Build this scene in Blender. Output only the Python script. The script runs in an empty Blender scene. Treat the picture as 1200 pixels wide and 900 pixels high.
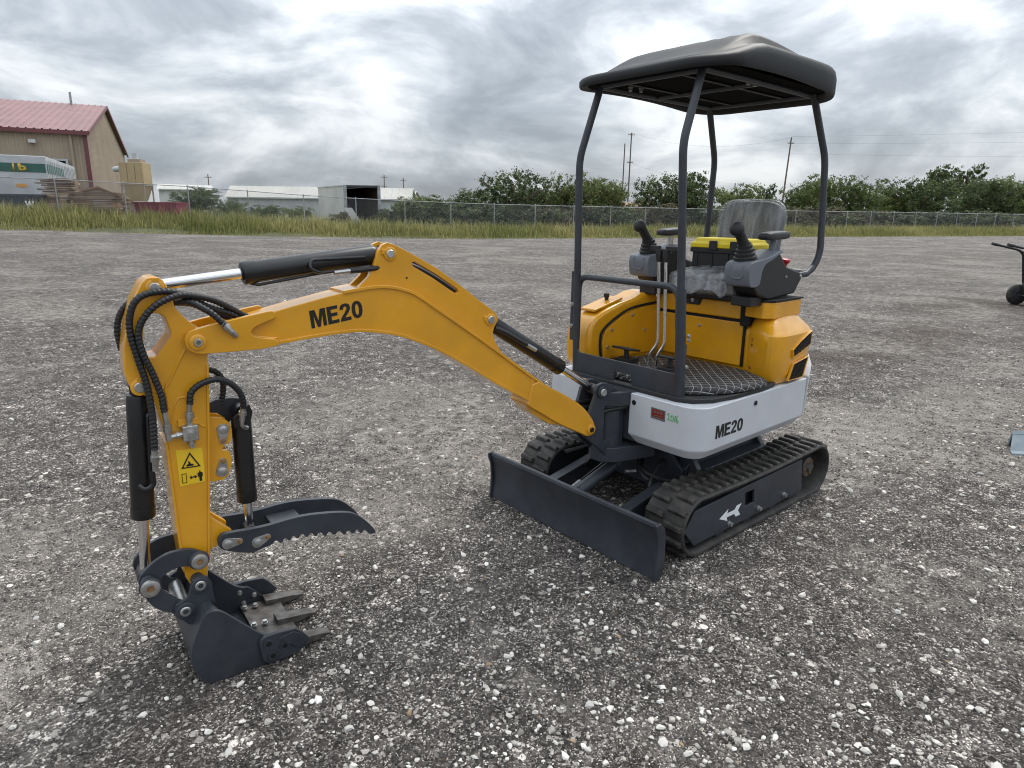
import bpy, bmesh, math, random
import numpy as np
from mathutils import Vector, Matrix
random.seed(7)
R = math.radians
S = bpy.context.scene
COL = S.collection

# ------------------------------------------------------------------ camera
CAM = Vector((3.204, 2.188, 1.6))
c_right = Vector((-0.76028, 0.64942, 0.01492))
c_down = Vector((0.15035, 0.19826, -0.96855))
c_fwd = Vector((-0.63195, -0.73413, -0.24838))
cd = bpy.data.cameras.new('camera')
cd.sensor_width = 36.0
cd.lens = 780.0 / 1200.0 * 36.0
cd.clip_start = 0.05
cd.clip_end = 4000
cam = bpy.data.objects.new('camera', cd)
m = Matrix((c_right, -c_down, -c_fwd)).transposed().to_4x4()
m.translation = CAM
cam.matrix_world = m
COL.objects.link(cam)
S.camera = cam

# ------------------------------------------------------------------ sky, sun, exposure
SUN_EL, SUN_AZ = R(52), math.atan2(-0.25, -0.97)     # sun direction (towards the sun) in world xy
sun_dir = Vector((math.cos(SUN_EL) * math.cos(SUN_AZ), math.cos(SUN_EL) * math.sin(SUN_AZ), math.sin(SUN_EL)))
W = bpy.data.worlds.new('World')
S.world = W
W.use_nodes = True
nt = W.node_tree
nt.nodes.clear()
N, L = nt.nodes.new, nt.links.new


def math_node(op, a, b=None, clamp=False, tree=None):
    t = tree or nt
    n = t.nodes.new('ShaderNodeMath')
    n.operation = op
    n.use_clamp = clamp
    for i, v in enumerate((a, b)):
        if v is None:
            continue
        if isinstance(v, (int, float)):
            n.inputs[i].default_value = v
        else:
            t.links.new(v, n.inputs[i])
    return n.outputs[0]


def ramp_node(tree, fac, stops):
    n = tree.nodes.new('ShaderNodeValToRGB')
    el = n.color_ramp.elements
    while len(el) < len(stops):
        el.new(0.5)
    for e, (p, c) in zip(el, stops):
        e.position = p
        e.color = (*c, 1) if len(c) == 3 else c
    tree.links.new(fac, n.inputs[0])
    return n.outputs[0]


sky = N('ShaderNodeTexSky')
sky.sky_type = 'NISHITA'
sky.sun_disc = False
sky.sun_elevation = SUN_EL
sky.sun_rotation = math.pi / 2 - SUN_AZ
sky.air_density = 1.0
sky.dust_density = 2.0
tc = N('ShaderNodeTexCoord')
sep = N('ShaderNodeSeparateXYZ')
L(tc.outputs['Generated'], sep.inputs[0])
zz = math_node('ADD', math_node('MAXIMUM', sep.outputs[2], 0.0), 0.2)
cmb = N('ShaderNodeCombineXYZ')
L(math_node('DIVIDE', sep.outputs[0], zz), cmb.inputs[0])
L(math_node('DIVIDE', sep.outputs[1], zz), cmb.inputs[1])


def cloud_noise(scale, detail, rough, off, dist=0.0, stretch=(1, 1, 1)):
    mp = N('ShaderNodeMapping')
    mp.inputs['Location'].default_value = off
    mp.inputs['Rotation'].default_value = (0, 0, 0.86)
    mp.inputs['Scale'].default_value = stretch
    L(cmb.outputs[0], mp.inputs[0])
    n = N('ShaderNodeTexNoise')
    n.inputs['Scale'].default_value = scale
    n.inputs['Detail'].default_value = detail
    n.inputs['Roughness'].default_value = rough
    n.inputs['Distortion'].default_value = dist
    L(mp.outputs[0], n.inputs['Vector'])
    return n.outputs['Fac']


n1 = cloud_noise(1.25, 9, 0.54, (3.1, 1.7, 0), 0.35, (0.85, 1.1, 1))
n2 = cloud_noise(3.4, 7, 0.6, (9.3, 4.1, 2), 0.1, (0.8, 1.2, 1))
mp3 = N('ShaderNodeMapping')
mp3.inputs['Location'].default_value = (0.4, 2.2, 0.3)
mp3.inputs['Scale'].default_value = (1.0, 1.0, 2.1)
L(tc.outputs['Generated'], mp3.inputs[0])
n3n = N('ShaderNodeTexNoise')
n3n.inputs['Scale'].default_value = 4.6
n3n.inputs['Detail'].default_value = 10
n3n.inputs['Roughness'].default_value = 0.56
n3n.inputs['Distortion'].default_value = 0.35
L(mp3.outputs[0], n3n.inputs['Vector'])
n3 = n3n.outputs['Fac']
mix = math_node('ADD', math_node('ADD', math_node('MULTIPLY', n1, 0.20), math_node('MULTIPLY', n2, 0.07)), math_node('MULTIPLY', n3, 0.73))
cloud = ramp_node(nt, mix, [(0.37, (2.35, 2.65, 3.0)), (0.455, (3.3, 3.65, 4.05)), (0.515, (4.6, 4.95, 5.3)), (0.58, (6.3, 6.55, 6.75)), (0.69, (7.3, 7.4, 7.5))])
# light that leaks through round the veiled sun
dot = N('ShaderNodeVectorMath')
dot.operation = 'DOT_PRODUCT'
L(tc.outputs['Generated'], dot.inputs[0])
dot.inputs[1].default_value = sun_dir
glow = math_node('POWER', math_node('MAXIMUM', dot.outputs['Value'], 0.0), 3.0)
# a full overcast is about three times as bright overhead as at the horizon
gain = math_node('ADD', math_node('ADD', 0.74, math_node('MULTIPLY', math_node('MAXIMUM', sep.outputs[2], 0.0), 1.75)), math_node('MULTIPLY', glow, 0.16))
cm = N('ShaderNodeVectorMath')
cm.operation = 'SCALE'
L(cloud, cm.inputs[0])
L(gain, cm.inputs['Scale'])
mx = N('ShaderNodeMix')
mx.data_type = 'RGBA'
mx.inputs['Factor'].default_value = 0.93
L(sky.outputs[0], mx.inputs['A'])
L(cm.outputs[0], mx.inputs['B'])
bgn = N('ShaderNodeBackground')
bgn.inputs['Strength'].default_value = 0.12
L(mx.outputs['Result'], bgn.inputs['Color'])
wo = N('ShaderNodeOutputWorld')
L(bgn.outputs[0], wo.inputs[0])

sl = bpy.data.lights.new('sun', 'SUN')
sl.energy = 1.5
sl.angle = R(24)
sl.color = (1.0, 0.96, 0.9)
so = bpy.data.objects.new('sun', sl)
so.rotation_euler = (-sun_dir).to_track_quat('-Z', 'Y').to_euler()
so.location = (0, 0, 30)
COL.objects.link(so)

S.view_settings.view_transform = 'Standard'
S.view_settings.look = 'None'
S.view_settings.gamma = 1.0
S.view_settings.exposure = 0.36
S.view_settings.use_curve_mapping = False
S.cycles.max_bounces = 5
S.cycles.diffuse_bounces = 3
S.cycles.glossy_bounces = 3
S.cycles.filter_width = 1.05
S.cycles.transparent_max_bounces = 16

# ------------------------------------------------------------------ materials
MAT = {}


def mat(name, color, rough=0.5, metal=0.0, var=0.06, vscale=6.0, bump=0.0, bscale=200.0, coat=0.0, dust=0.0, spec=0.5, dcol=(0.30, 0.28, 0.25)):
    """Principled paint, metal, rubber or plastic with uneven tone, roughness, fine relief and dust lying on faces that look up."""
    mt = bpy.data.materials.new(name)
    mt.use_nodes = True
    t = mt.node_tree
    b = t.nodes['Principled BSDF']
    tcn = t.nodes.new('ShaderNodeTexCoord')
    no = t.nodes.new('ShaderNodeTexNoise')
    no.inputs['Scale'].default_value = vscale
    no.inputs['Detail'].default_value = 6
    t.links.new(tcn.outputs['Object'], no.inputs['Vector'])
    lo = tuple(max(0, c * (1 - var)) for c in color)
    hi = tuple(min(1, c * (1 + var)) for c in color)
    col = ramp_node(t, no.outputs['Fac'], [(0.35, lo), (0.65, hi)])
    if dust > 0:
        d = t.nodes.new('ShaderNodeTexNoise')
        d.inputs['Scale'].default_value = 14
        d.inputs['Detail'].default_value = 8
        d.inputs['Roughness'].default_value = 0.7
        t.links.new(tcn.outputs['Object'], d.inputs['Vector'])
        df = math_node('MULTIPLY', ramp_node(t, d.outputs['Fac'], [(0.42, (0, 0, 0)), (0.75, (1, 1, 1))]), dust, tree=t)
        mxn = t.nodes.new('ShaderNodeMix')
        mxn.data_type = 'RGBA'
        t.links.new(df, mxn.inputs['Factor'])
        t.links.new(col, mxn.inputs['A'])
        mxn.inputs['B'].default_value = (*dcol, 1)
        col = mxn.outputs['Result']
    t.links.new(col, b.inputs['Base Color'])
    rr = t.nodes.new('ShaderNodeMapRange')
    rr.inputs['To Min'].default_value = max(0.02, rough - 0.08)
    rr.inputs['To Max'].default_value = min(1, rough + 0.1)
    t.links.new(no.outputs['Fac'], rr.inputs['Value'])
    t.links.new(rr.outputs[0], b.inputs['Roughness'])
    b.inputs['Metallic'].default_value = metal
    b.inputs['Specular IOR Level'].default_value = spec
    if coat:
        b.inputs['Coat Weight'].default_value = coat
        b.inputs['Coat Roughness'].default_value = 0.12
    if bump:
        bn = t.nodes.new('ShaderNodeTexNoise')
        bn.inputs['Scale'].default_value = bscale
        bn.inputs['Detail'].default_value = 4
        t.links.new(tcn.outputs['Object'], bn.inputs['Vector'])
        bu = t.nodes.new('ShaderNodeBump')
        bu.inputs['Strength'].default_value = bump
        bu.inputs['Distance'].default_value = 0.004
        t.links.new(bn.outputs['Fac'], bu.inputs['Height'])
        t.links.new(bu.outputs[0], b.inputs['Normal'])
    MAT[name] = mt
    return mt


mat('yellow_paint', (0.70, 0.325, 0.008), 0.24, var=0.07, bump=0.025, bscale=45, coat=0.6, dust=0.06)
mat('white_paint', (0.56, 0.58, 0.62), 0.38, var=0.03, bump=0.015, bscale=50, coat=0.15, dust=0.06)
mat('dark_paint', (0.030, 0.035, 0.045), 0.40, var=0.22, bump=0.06, bscale=120, dust=0.2, dcol=(0.10, 0.095, 0.09))
mat('black_paint', (0.010, 0.010, 0.011), 0.28, var=0.2, dust=0.05, dcol=(0.08, 0.075, 0.07))
mat('black_plastic', (0.014, 0.014, 0.015), 0.55, var=0.2, bump=0.15, bscale=500, dust=0.08, dcol=(0.07, 0.068, 0.065))
mat('canopy_plastic', (0.009, 0.0095, 0.0105), 0.5, var=0.2, bump=0.1, bscale=300, dust=0.04, dcol=(0.04, 0.04, 0.04), spec=0.28)
mat('matt_black', (0.006, 0.006, 0.006), 0.95, var=0.2, spec=0.05)
mat('grey_plastic', (0.135, 0.15, 0.175), 0.5, var=0.05, bump=0.08, bscale=400)
mat('rubber', (0.017, 0.016, 0.0155), 0.66, var=0.25, bump=0.3, bscale=150, dust=0.6, dcol=(0.10, 0.088, 0.076))
mat('hose_rubber', (0.012, 0.012, 0.013), 0.45, var=0.2)
mat('chrome', (0.72, 0.72, 0.72), 0.16, metal=1.0, var=0.05)
mat('steel', (0.48, 0.48, 0.47), 0.36, metal=0.9, var=0.15, vscale=40)
mat('worn_steel', (0.10, 0.095, 0.09), 0.5, metal=0.5, var=0.4, vscale=25, dust=0.4, dcol=(0.12, 0.08, 0.045))
mat('brass', (0.42, 0.25, 0.12), 0.4, metal=0.8, var=0.2, vscale=40)
mat('black_print', (0.008, 0.008, 0.008), 0.45, var=0.1)
mat('white_print', (0.75, 0.78, 0.80), 0.5, var=0.03)
mat('decal_yellow', (0.80, 0.52, 0.02), 0.4, var=0.04)
mat('decal_red', (0.22, 0.012, 0.012), 0.4, var=0.2, vscale=60)
mat('decal_grey', (0.12, 0.11, 0.11), 0.4, var=0.1)
mat('green_marker', (0.09, 0.42, 0.11), 0.5, var=0.1)
mat('grille', (0.035, 0.022, 0.008), 0.55, var=0.3)
mat('gap', (0.004, 0.004, 0.004), 0.8, var=0.1)
mat('vinyl', (0.02, 0.02, 0.022), 0.42, var=0.2, bump=0.3, bscale=260)
mat('toolbox_yellow', (0.78, 0.60, 0.012), 0.38, var=0.04)
mat('red_plastic', (0.50, 0.02, 0.03), 0.35, var=0.06)
mat('galvanised', (0.34, 0.35, 0.36), 0.5, metal=0.55, var=0.2, vscale=3)
mat('tan_siding', (0.36, 0.285, 0.215), 0.6, var=0.10, vscale=0.5, dust=0.15, dcol=(0.2, 0.17, 0.14))
mat('red_roof', (0.265, 0.14, 0.135), 0.5, var=0.14, vscale=0.6, dust=0.2, dcol=(0.34, 0.2, 0.2))
mat('red_trim', (0.15, 0.045, 0.05), 0.5, var=0.1)
mat('trailer_alu', (0.48, 0.50, 0.52), 0.4, metal=0.2, var=0.12, vscale=1.2, dust=0.2, dcol=(0.3, 0.29, 0.27))
mat('trailer_green', (0.035, 0.11, 0.09), 0.5, var=0.15, vscale=2)
mat('trailer_yellow', (0.58, 0.38, 0.05), 0.5, var=0.1)
mat('trailer_orange', (0.62, 0.30, 0.06), 0.5, var=0.1)
mat('white_siding', (0.58, 0.58, 0.56), 0.6, var=0.12, vscale=0.7, dust=0.2, dcol=(0.38, 0.36, 0.33))
mat('grey_siding', (0.46, 0.48, 0.49), 0.6, var=0.1, vscale=0.7)
mat('cream_roof', (0.52, 0.50, 0.455), 0.6, var=0.08, vscale=0.4)
mat('lumber_pale', (0.40, 0.29, 0.19), 0.8, var=0.3, vscale=3, bump=0.2, bscale=20)
mat('lumber_dark', (0.15, 0.095, 0.065), 0.8, var=0.3, vscale=3, bump=0.2, bscale=20)
mat('lumber', (0.26, 0.17, 0.11), 0.8, var=0.4, vscale=3, bump=0.2, bscale=20)
mat('collector_tan', (0.40, 0.30, 0.17), 0.55, var=0.1, vscale=1)
mat('dumpster_red', (0.22, 0.018, 0.045), 0.5, var=0.2, vscale=2, dust=0.2, dcol=(0.13, 0.05, 0.04))
mat('dumpster_blue', (0.035, 0.05, 0.08), 0.5, var=0.2, vscale=2)
mat('pole_wood', (0.16, 0.13, 0.11), 0.8, var=0.2)
mat('bark', (0.075, 0.055, 0.04), 0.9, var=0.3, bump=0.4, bscale=30)
mat('brown_roof', (0.22, 0.13, 0.08), 0.7, var=0.15, vscale=1)
mat('blue_steel', (0.10, 0.14, 0.17), 0.5, var=0.12, vscale=8, dust=0.3)
mat('wire', (0.05, 0.05, 0.05), 0.6)


def attr_mat(name, rough=0.8, trans=0.0, spec=0.3, bump=0.0):
    """Colour comes from the point colours 'Col' of the mesh (its own stone or leaf colour)."""
    mt = bpy.data.materials.new(name)
    mt.use_nodes = True
    t = mt.node_tree
    b = t.nodes['Principled BSDF']
    a = t.nodes.new('ShaderNodeAttribute')
    a.attribute_name = 'Col'
    t.links.new(a.outputs['Color'], b.inputs['Base Color'])
    b.inputs['Roughness'].default_value = rough
    b.inputs['Specular IOR Level'].default_value = spec
    if trans:
        tr = t.nodes.new('ShaderNodeBsdfTranslucent')
        t.links.new(a.outputs['Color'], tr.inputs['Color'])
        ms = t.nodes.new('ShaderNodeMixShader')
        ms.inputs[0].default_value = trans
        t.links.new(b.outputs[0], ms.inputs[1])
        t.links.new(tr.outputs[0], ms.inputs[2])
        t.links.new(ms.outputs[0], t.nodes['Material Output'].inputs['Surface'])
    MAT[name] = mt
    return mt


attr_mat('stones', 0.85)
attr_mat('leaves', 0.6, 0.25)
attr_mat('grass_blades', 0.7, 0.3)


def plastic_film():
    mt = bpy.data.materials.new('plastic_film')
    mt.use_nodes = True
    t = mt.node_tree
    b = t.nodes['Principled BSDF']
    b.inputs['Base Color'].default_value = (0.75, 0.77, 0.8, 1)
    b.inputs['Roughness'].default_value = 0.16
    b.inputs['Specular IOR Level'].default_value = 0.9
    tcn = t.nodes.new('ShaderNodeTexCoord')
    mp = t.nodes.new('ShaderNodeMapping')
    mp.inputs['Scale'].default_value = (1.2, 2.4, 0.3)
    t.links.new(tcn.outputs['Object'], mp.inputs[0])
    no = t.nodes.new('ShaderNodeTexNoise')
    no.inputs['Scale'].default_value = 11
    no.inputs['Detail'].default_value = 4
    no.inputs['Distortion'].default_value = 0.5
    t.links.new(mp.outputs[0], no.inputs['Vector'])
    bu = t.nodes.new('ShaderNodeBump')
    bu.inputs['Strength'].default_value = 1.0
    bu.inputs['Distance'].default_value = 0.02
    t.links.new(no.outputs['Fac'], bu.inputs['Height'])
    t.links.new(bu.outputs[0], b.inputs['Normal'])
    tr = t.nodes.new('ShaderNodeBsdfTransparent')
    ms = t.nodes.new('ShaderNodeMixShader')
    f = ramp_node(t, no.outputs['Fac'], [(0.38, (0.13,) * 3), (0.68, (0.33,) * 3)])
    t.links.new(f, ms.inputs[0])
    t.links.new(tr.outputs[0], ms.inputs[1])
    t.links.new(b.outputs[0], ms.inputs[2])
    t.links.new(ms.outputs[0], t.nodes['Material Output'].inputs['Surface'])
    MAT['plastic_film'] = mt


plastic_film()


def quilt():
    """black mat, pale stitching in a diamond lattice, padded between the stitches"""
    mt = mat('quilted_mat', (0.018, 0.018, 0.019), 0.6, var=0.2)
    t = mt.node_tree
    b = t.nodes['Principled BSDF']
    tcn = t.nodes.new('ShaderNodeTexCoord')
    sp = t.nodes.new('ShaderNodeSeparateXYZ')
    t.links.new(tcn.outputs['Object'], sp.inputs[0])
    x, y = sp.outputs[0], math_node('SUBTRACT', sp.outputs[1], sp.outputs[2], tree=t)
    wv = t.nodes.new('ShaderNodeTexNoise')
    wv.inputs['Scale'].default_value = 7
    t.links.new(tcn.outputs['Object'], wv.inputs['Vector'])
    x = math_node('ADD', x, math_node('MULTIPLY', wv.outputs['Fac'], 0.018, tree=t), tree=t)
    PIT = 0.060

    def tri(v):
        fr = math_node('FRACT', math_node('DIVIDE', math_node('ADD', v, 10.0, tree=t), PIT, tree=t), tree=t)
        return math_node('ABSOLUTE', math_node('SUBTRACT', fr, 0.5, tree=t), tree=t)
    a = tri(math_node('ADD', x, y, tree=t))
    c = tri(math_node('SUBTRACT', x, y, tree=t))
    mn = math_node('MINIMUM', a, c, tree=t)
    line = math_node('LESS_THAN', mn, 0.036, tree=t)
    dash = math_node('GREATER_THAN', math_node('FRACT', math_node('MULTIPLY', x, 230.0, tree=t), tree=t), 0.25, tree=t)
    fac = math_node('MULTIPLY', line, dash, tree=t)
    old = b.inputs['Base Color'].links[0].from_socket
    mxn = t.nodes.new('ShaderNodeMix')
    mxn.data_type = 'RGBA'
    t.links.new(fac, mxn.inputs['Factor'])
    t.links.new(old, mxn.inputs['A'])
    mxn.inputs['B'].default_value = (0.50, 0.50, 0.50, 1)
    t.links.new(mxn.outputs['Result'], b.inputs['Base Color'])
    bu = t.nodes.new('ShaderNodeBump')
    bu.inputs['Strength'].default_value = 0.8
    bu.inputs['Distance'].default_value = 0.01
    t.links.new(math_node('POWER', mn, 0.5, tree=t), bu.inputs['Height'])
    t.links.new(bu.outputs[0], b.inputs['Normal'])


quilt()


def gravel():
    mt = bpy.data.materials.new('gravel')
    mt.use_nodes = True
    t = mt.node_tree
    b = t.nodes['Principled BSDF']
    b.inputs['Roughness'].default_value = 0.9
    b.inputs['Specular IOR Level'].default_value = 0.25
    tcn = t.nodes.new('ShaderNodeTexCoord')
    P = tcn.outputs['Object']

    def vor(scale, feat='F1'):
        v = t.nodes.new('ShaderNodeTexVoronoi')
        v.feature = feat
        v.inputs['Scale'].default_value = scale
        t.links.new(P, v.inputs['Vector'])
        return v

    def noise(scale, det=5, ro=0.55, dis=0.0):
        n = t.nodes.new('ShaderNodeTexNoise')
        n.inputs['Scale'].default_value = scale
        n.inputs['Detail'].default_value = min(det, 4)
        n.inputs['Roughness'].default_value = ro
        n.inputs['Distortion'].default_value = dis
        t.links.new(P, n.inputs['Vector'])
        return n.outputs['Fac']

    def mixc(f, a, c, bt='MIX'):
        n = t.nodes.new('ShaderNodeMix')
        n.data_type = 'RGBA'
        n.blend_type = bt
        if isinstance(f, float):
            n.inputs['Factor'].default_value = f
        else:
            t.links.new(f, n.inputs['Factor'])
        for k, v in (('A', a), ('B', c)):
            if isinstance(v, tuple):
                n.inputs[k].default_value = (*v, 1)
            else:
                t.links.new(v, n.inputs[k])
        return n.outputs['Result']
    v1, v2, v3 = vor(190), vor(88), vor(26)
    s = t.nodes.new('ShaderNodeSeparateColor')
    t.links.new(v1.outputs['Color'], s.inputs[0])
    c1 = ramp_node(t, s.outputs[0], [(0.0, (0.036, 0.033, 0.032)), (0.45, (0.092, 0.085, 0.081)), (0.74, (0.165, 0.153, 0.145)), (0.88, (0.36, 0.34, 0.32)), (1.0, (0.66, 0.635, 0.60))])
    s2 = t.nodes.new('ShaderNodeSeparateColor')
    t.links.new(v2.outputs['Color'], s2.inputs[0])
    c2 = ramp_node(t, s2.outputs[0], [(0.0, (0.036, 0.033, 0.032)), (0.55, (0.105, 0.097, 0.092)), (0.80, (0.19, 0.177, 0.168)), (1.0, (0.66, 0.635, 0.60))])
    pick2 = math_node('GREATER_THAN', s2.outputs[1], 0.6, tree=t)
    col = mixc(pick2, c1, c2)
    # larger pale limestone pieces, more of them in some drifts
    s3 = t.nodes.new('ShaderNodeSeparateColor')
    t.links.new(v3.outputs['Color'], s3.inputs[0])
    drift = ramp_node(t, noise(0.55, 6, 0.6, 0.4), [(0.42, (0, 0, 0)), (0.72, (1, 1, 1))])
    thr = math_node('SUBTRACT', 0.945, math_node('MULTIPLY', drift, 0.28, tree=t), tree=t)
    near = math_node('LESS_THAN', v3.outputs['Distance'], math_node('MULTIPLY', s3.outputs[1], 0.5, tree=t), tree=t)
    big = math_node('MULTIPLY', math_node('GREATER_THAN', s3.outputs[0], thr, tree=t), near, tree=t)
    col = mixc(big, col, (0.60, 0.58, 0.55))
    # clumps about a hand wide, each a little paler or darker than the next
    v4 = vor(13)
    s4 = t.nodes.new('ShaderNodeSeparateColor')
    t.links.new(v4.outputs['Color'], s4.inputs[0])
    col = mixc(1.0, col, ramp_node(t, s4.outputs[0], [(0.0, (0.74,) * 3), (0.6, (1.0,) * 3), (0.86, (1.18,) * 3), (1.0, (1.75,) * 3)]), 'MULTIPLY')
    # mottling: loose and packed spots from a hand to several metres across
    for sc, lo_, hi_ in ((7.0, 0.66, 1.42), (2.6, 0.82, 1.24), (0.9, 0.92, 1.14)):
        v_ = ramp_node(t, noise(sc, 6, 0.72, 0.3), [(0.30, (lo_,) * 3), (0.70, (hi_,) * 3)])
        col = mixc(1.0, col, v_, 'MULTIPLY')
    # limestone dust in drifts and brownish earth patches
    sxy = t.nodes.new('ShaderNodeSeparateXYZ')
    t.links.new(P, sxy.inputs[0])
    wob = noise(1.1, 7, 0.65, 0.6)

    def patch(cx, cy, rx, ry):
        """soft-edged ragged spot on the ground, 1 inside"""
        ex = math_node('DIVIDE', math_node('SUBTRACT', sxy.outputs[0], cx, tree=t), rx, tree=t)
        ey = math_node('DIVIDE', math_node('SUBTRACT', sxy.outputs[1], cy, tree=t), ry, tree=t)
        r2 = math_node('ADD', math_node('MULTIPLY', ex, ex, tree=t), math_node('MULTIPLY', ey, ey, tree=t), tree=t)
        v = math_node('SUBTRACT', math_node('MULTIPLY', wob, 3.2, tree=t), math_node('ADD', r2, 0.75, tree=t), tree=t)
        n = t.nodes.new('ShaderNodeClamp')
        t.links.new(v, n.inputs[0])
        return n.outputs[0]

    def union(ps):
        o_ = ps[0]
        for q in ps[1:]:
            o_ = math_node('MAXIMUM', o_, q, tree=t)
        return o_
    fines = union([patch(0.47, -0.97, 0.7, 0.9), patch(1.6, -0.8, 0.8, 0.5), patch(-2.2, 0.05, 1.2, 0.6), patch(3.0, -1.5, 0.5, 0.9), patch(0.6, -2.9, 1.4, 0.9), patch(-3.8, 0.4, 1.2, 0.5)])
    col = mixc(math_node('MULTIPLY', math_node('MULTIPLY', fines, 0.7, tree=t), ramp_node(t, noise(16, 5, 0.75), [(0.38, (0.1, 0.1, 0.1)), (0.62, (1, 1, 1))]), tree=t), col, (0.42, 0.40, 0.365))
    churned = union([patch(-6.6, -1.1, 3.2, 0.9), patch(-12.0, -1.6, 3.0, 1.6), patch(-4.6, -1.3, 1.2, 0.5), patch(-9.5, 0.2, 3.0, 0.8)])
    col = mixc(math_node('MULTIPLY', churned, 0.62, tree=t), col, (0.078, 0.060, 0.049))
    pale = ramp_node(t, noise(0.42, 8, 0.62, 0.8), [(0.47, (0, 0, 0)), (0.63, (0.75, 0.75, 0.75))])
    col = mixc(math_node('MULTIPLY', pale, ramp_node(t, noise(9, 4, 0.7), [(0.4, (0, 0, 0)), (0.6, (1, 1, 1))]), tree=t), col, (0.44, 0.42, 0.385))
    brown = ramp_node(t, noise(0.6, 7, 0.65, 0.5), [(0.58, (0, 0, 0)), (0.74, (0.5, 0.5, 0.5))])
    col = mixc(brown, col, (0.10, 0.080, 0.064))
    col = mixc(1.0, col, (0.98, 0.935, 0.895), 'MULTIPLY')
    t.links.new(col, b.inputs['Base Color'])
    h = math_node('ADD', math_node('MULTIPLY', v1.outputs['Distance'], -0.9, tree=t), math_node('MULTIPLY', math_node('MULTIPLY', v2.outputs['Distance'], -1.4, tree=t), pick2, tree=t), tree=t)
    h = math_node('ADD', h, math_node('MULTIPLY', noise(28, 5), 1.6, tree=t), tree=t)
    h = math_node('ADD', h, math_node('MULTIPLY', big, 0.5, tree=t), tree=t)
    h = math_node('ADD', h, math_node('MULTIPLY', math_node('MULTIPLY', noise(4.5, 6, 0.6, 0.6), 9.0, tree=t), churned, tree=t), tree=t)
    bu = t.nodes.new('ShaderNodeBump')
    bu.inputs['Strength'].default_value = 0.9
    bu.inputs['Distance'].default_value = 0.012
    t.links.new(h, bu.inputs['Height'])
    t.links.new(bu.outputs[0], b.inputs['Normal'])
    MAT['gravel'] = mt


gravel()
mat('field_soil', (0.07, 0.075, 0.03), 0.95, var=0.35, vscale=0.3)

# ------------------------------------------------------------------ mesh helpers


def tag(o, label, cat=None, group=None, kind=None):
    o['label'] = label
    if cat:
        o['category'] = cat
    if group:
        o['group'] = group
    if kind:
        o['kind'] = kind
    return o


def empty(name, loc=(0, 0, 0)):
    o = bpy.data.objects.new(name, None)
    o.empty_display_size = 0.2
    o.location = loc
    COL.objects.link(o)
    return o


def link(name, me, material, parent=None):
    o = bpy.data.objects.new(name, me)
    if material and not me.materials:
        me.materials.append(MAT[material] if isinstance(material, str) else material)
    COL.objects.link(o)
    if parent is not None:
        o.parent = parent
        if parent.type == 'EMPTY' or parent.parent is not None or True:
            # children are built in world coordinates: undo the parents' offsets
            off = Vector((0, 0, 0))
            p = parent
            while p is not None:
                off += p.location
                p = p.parent
            o.location = -off
    return o


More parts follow.
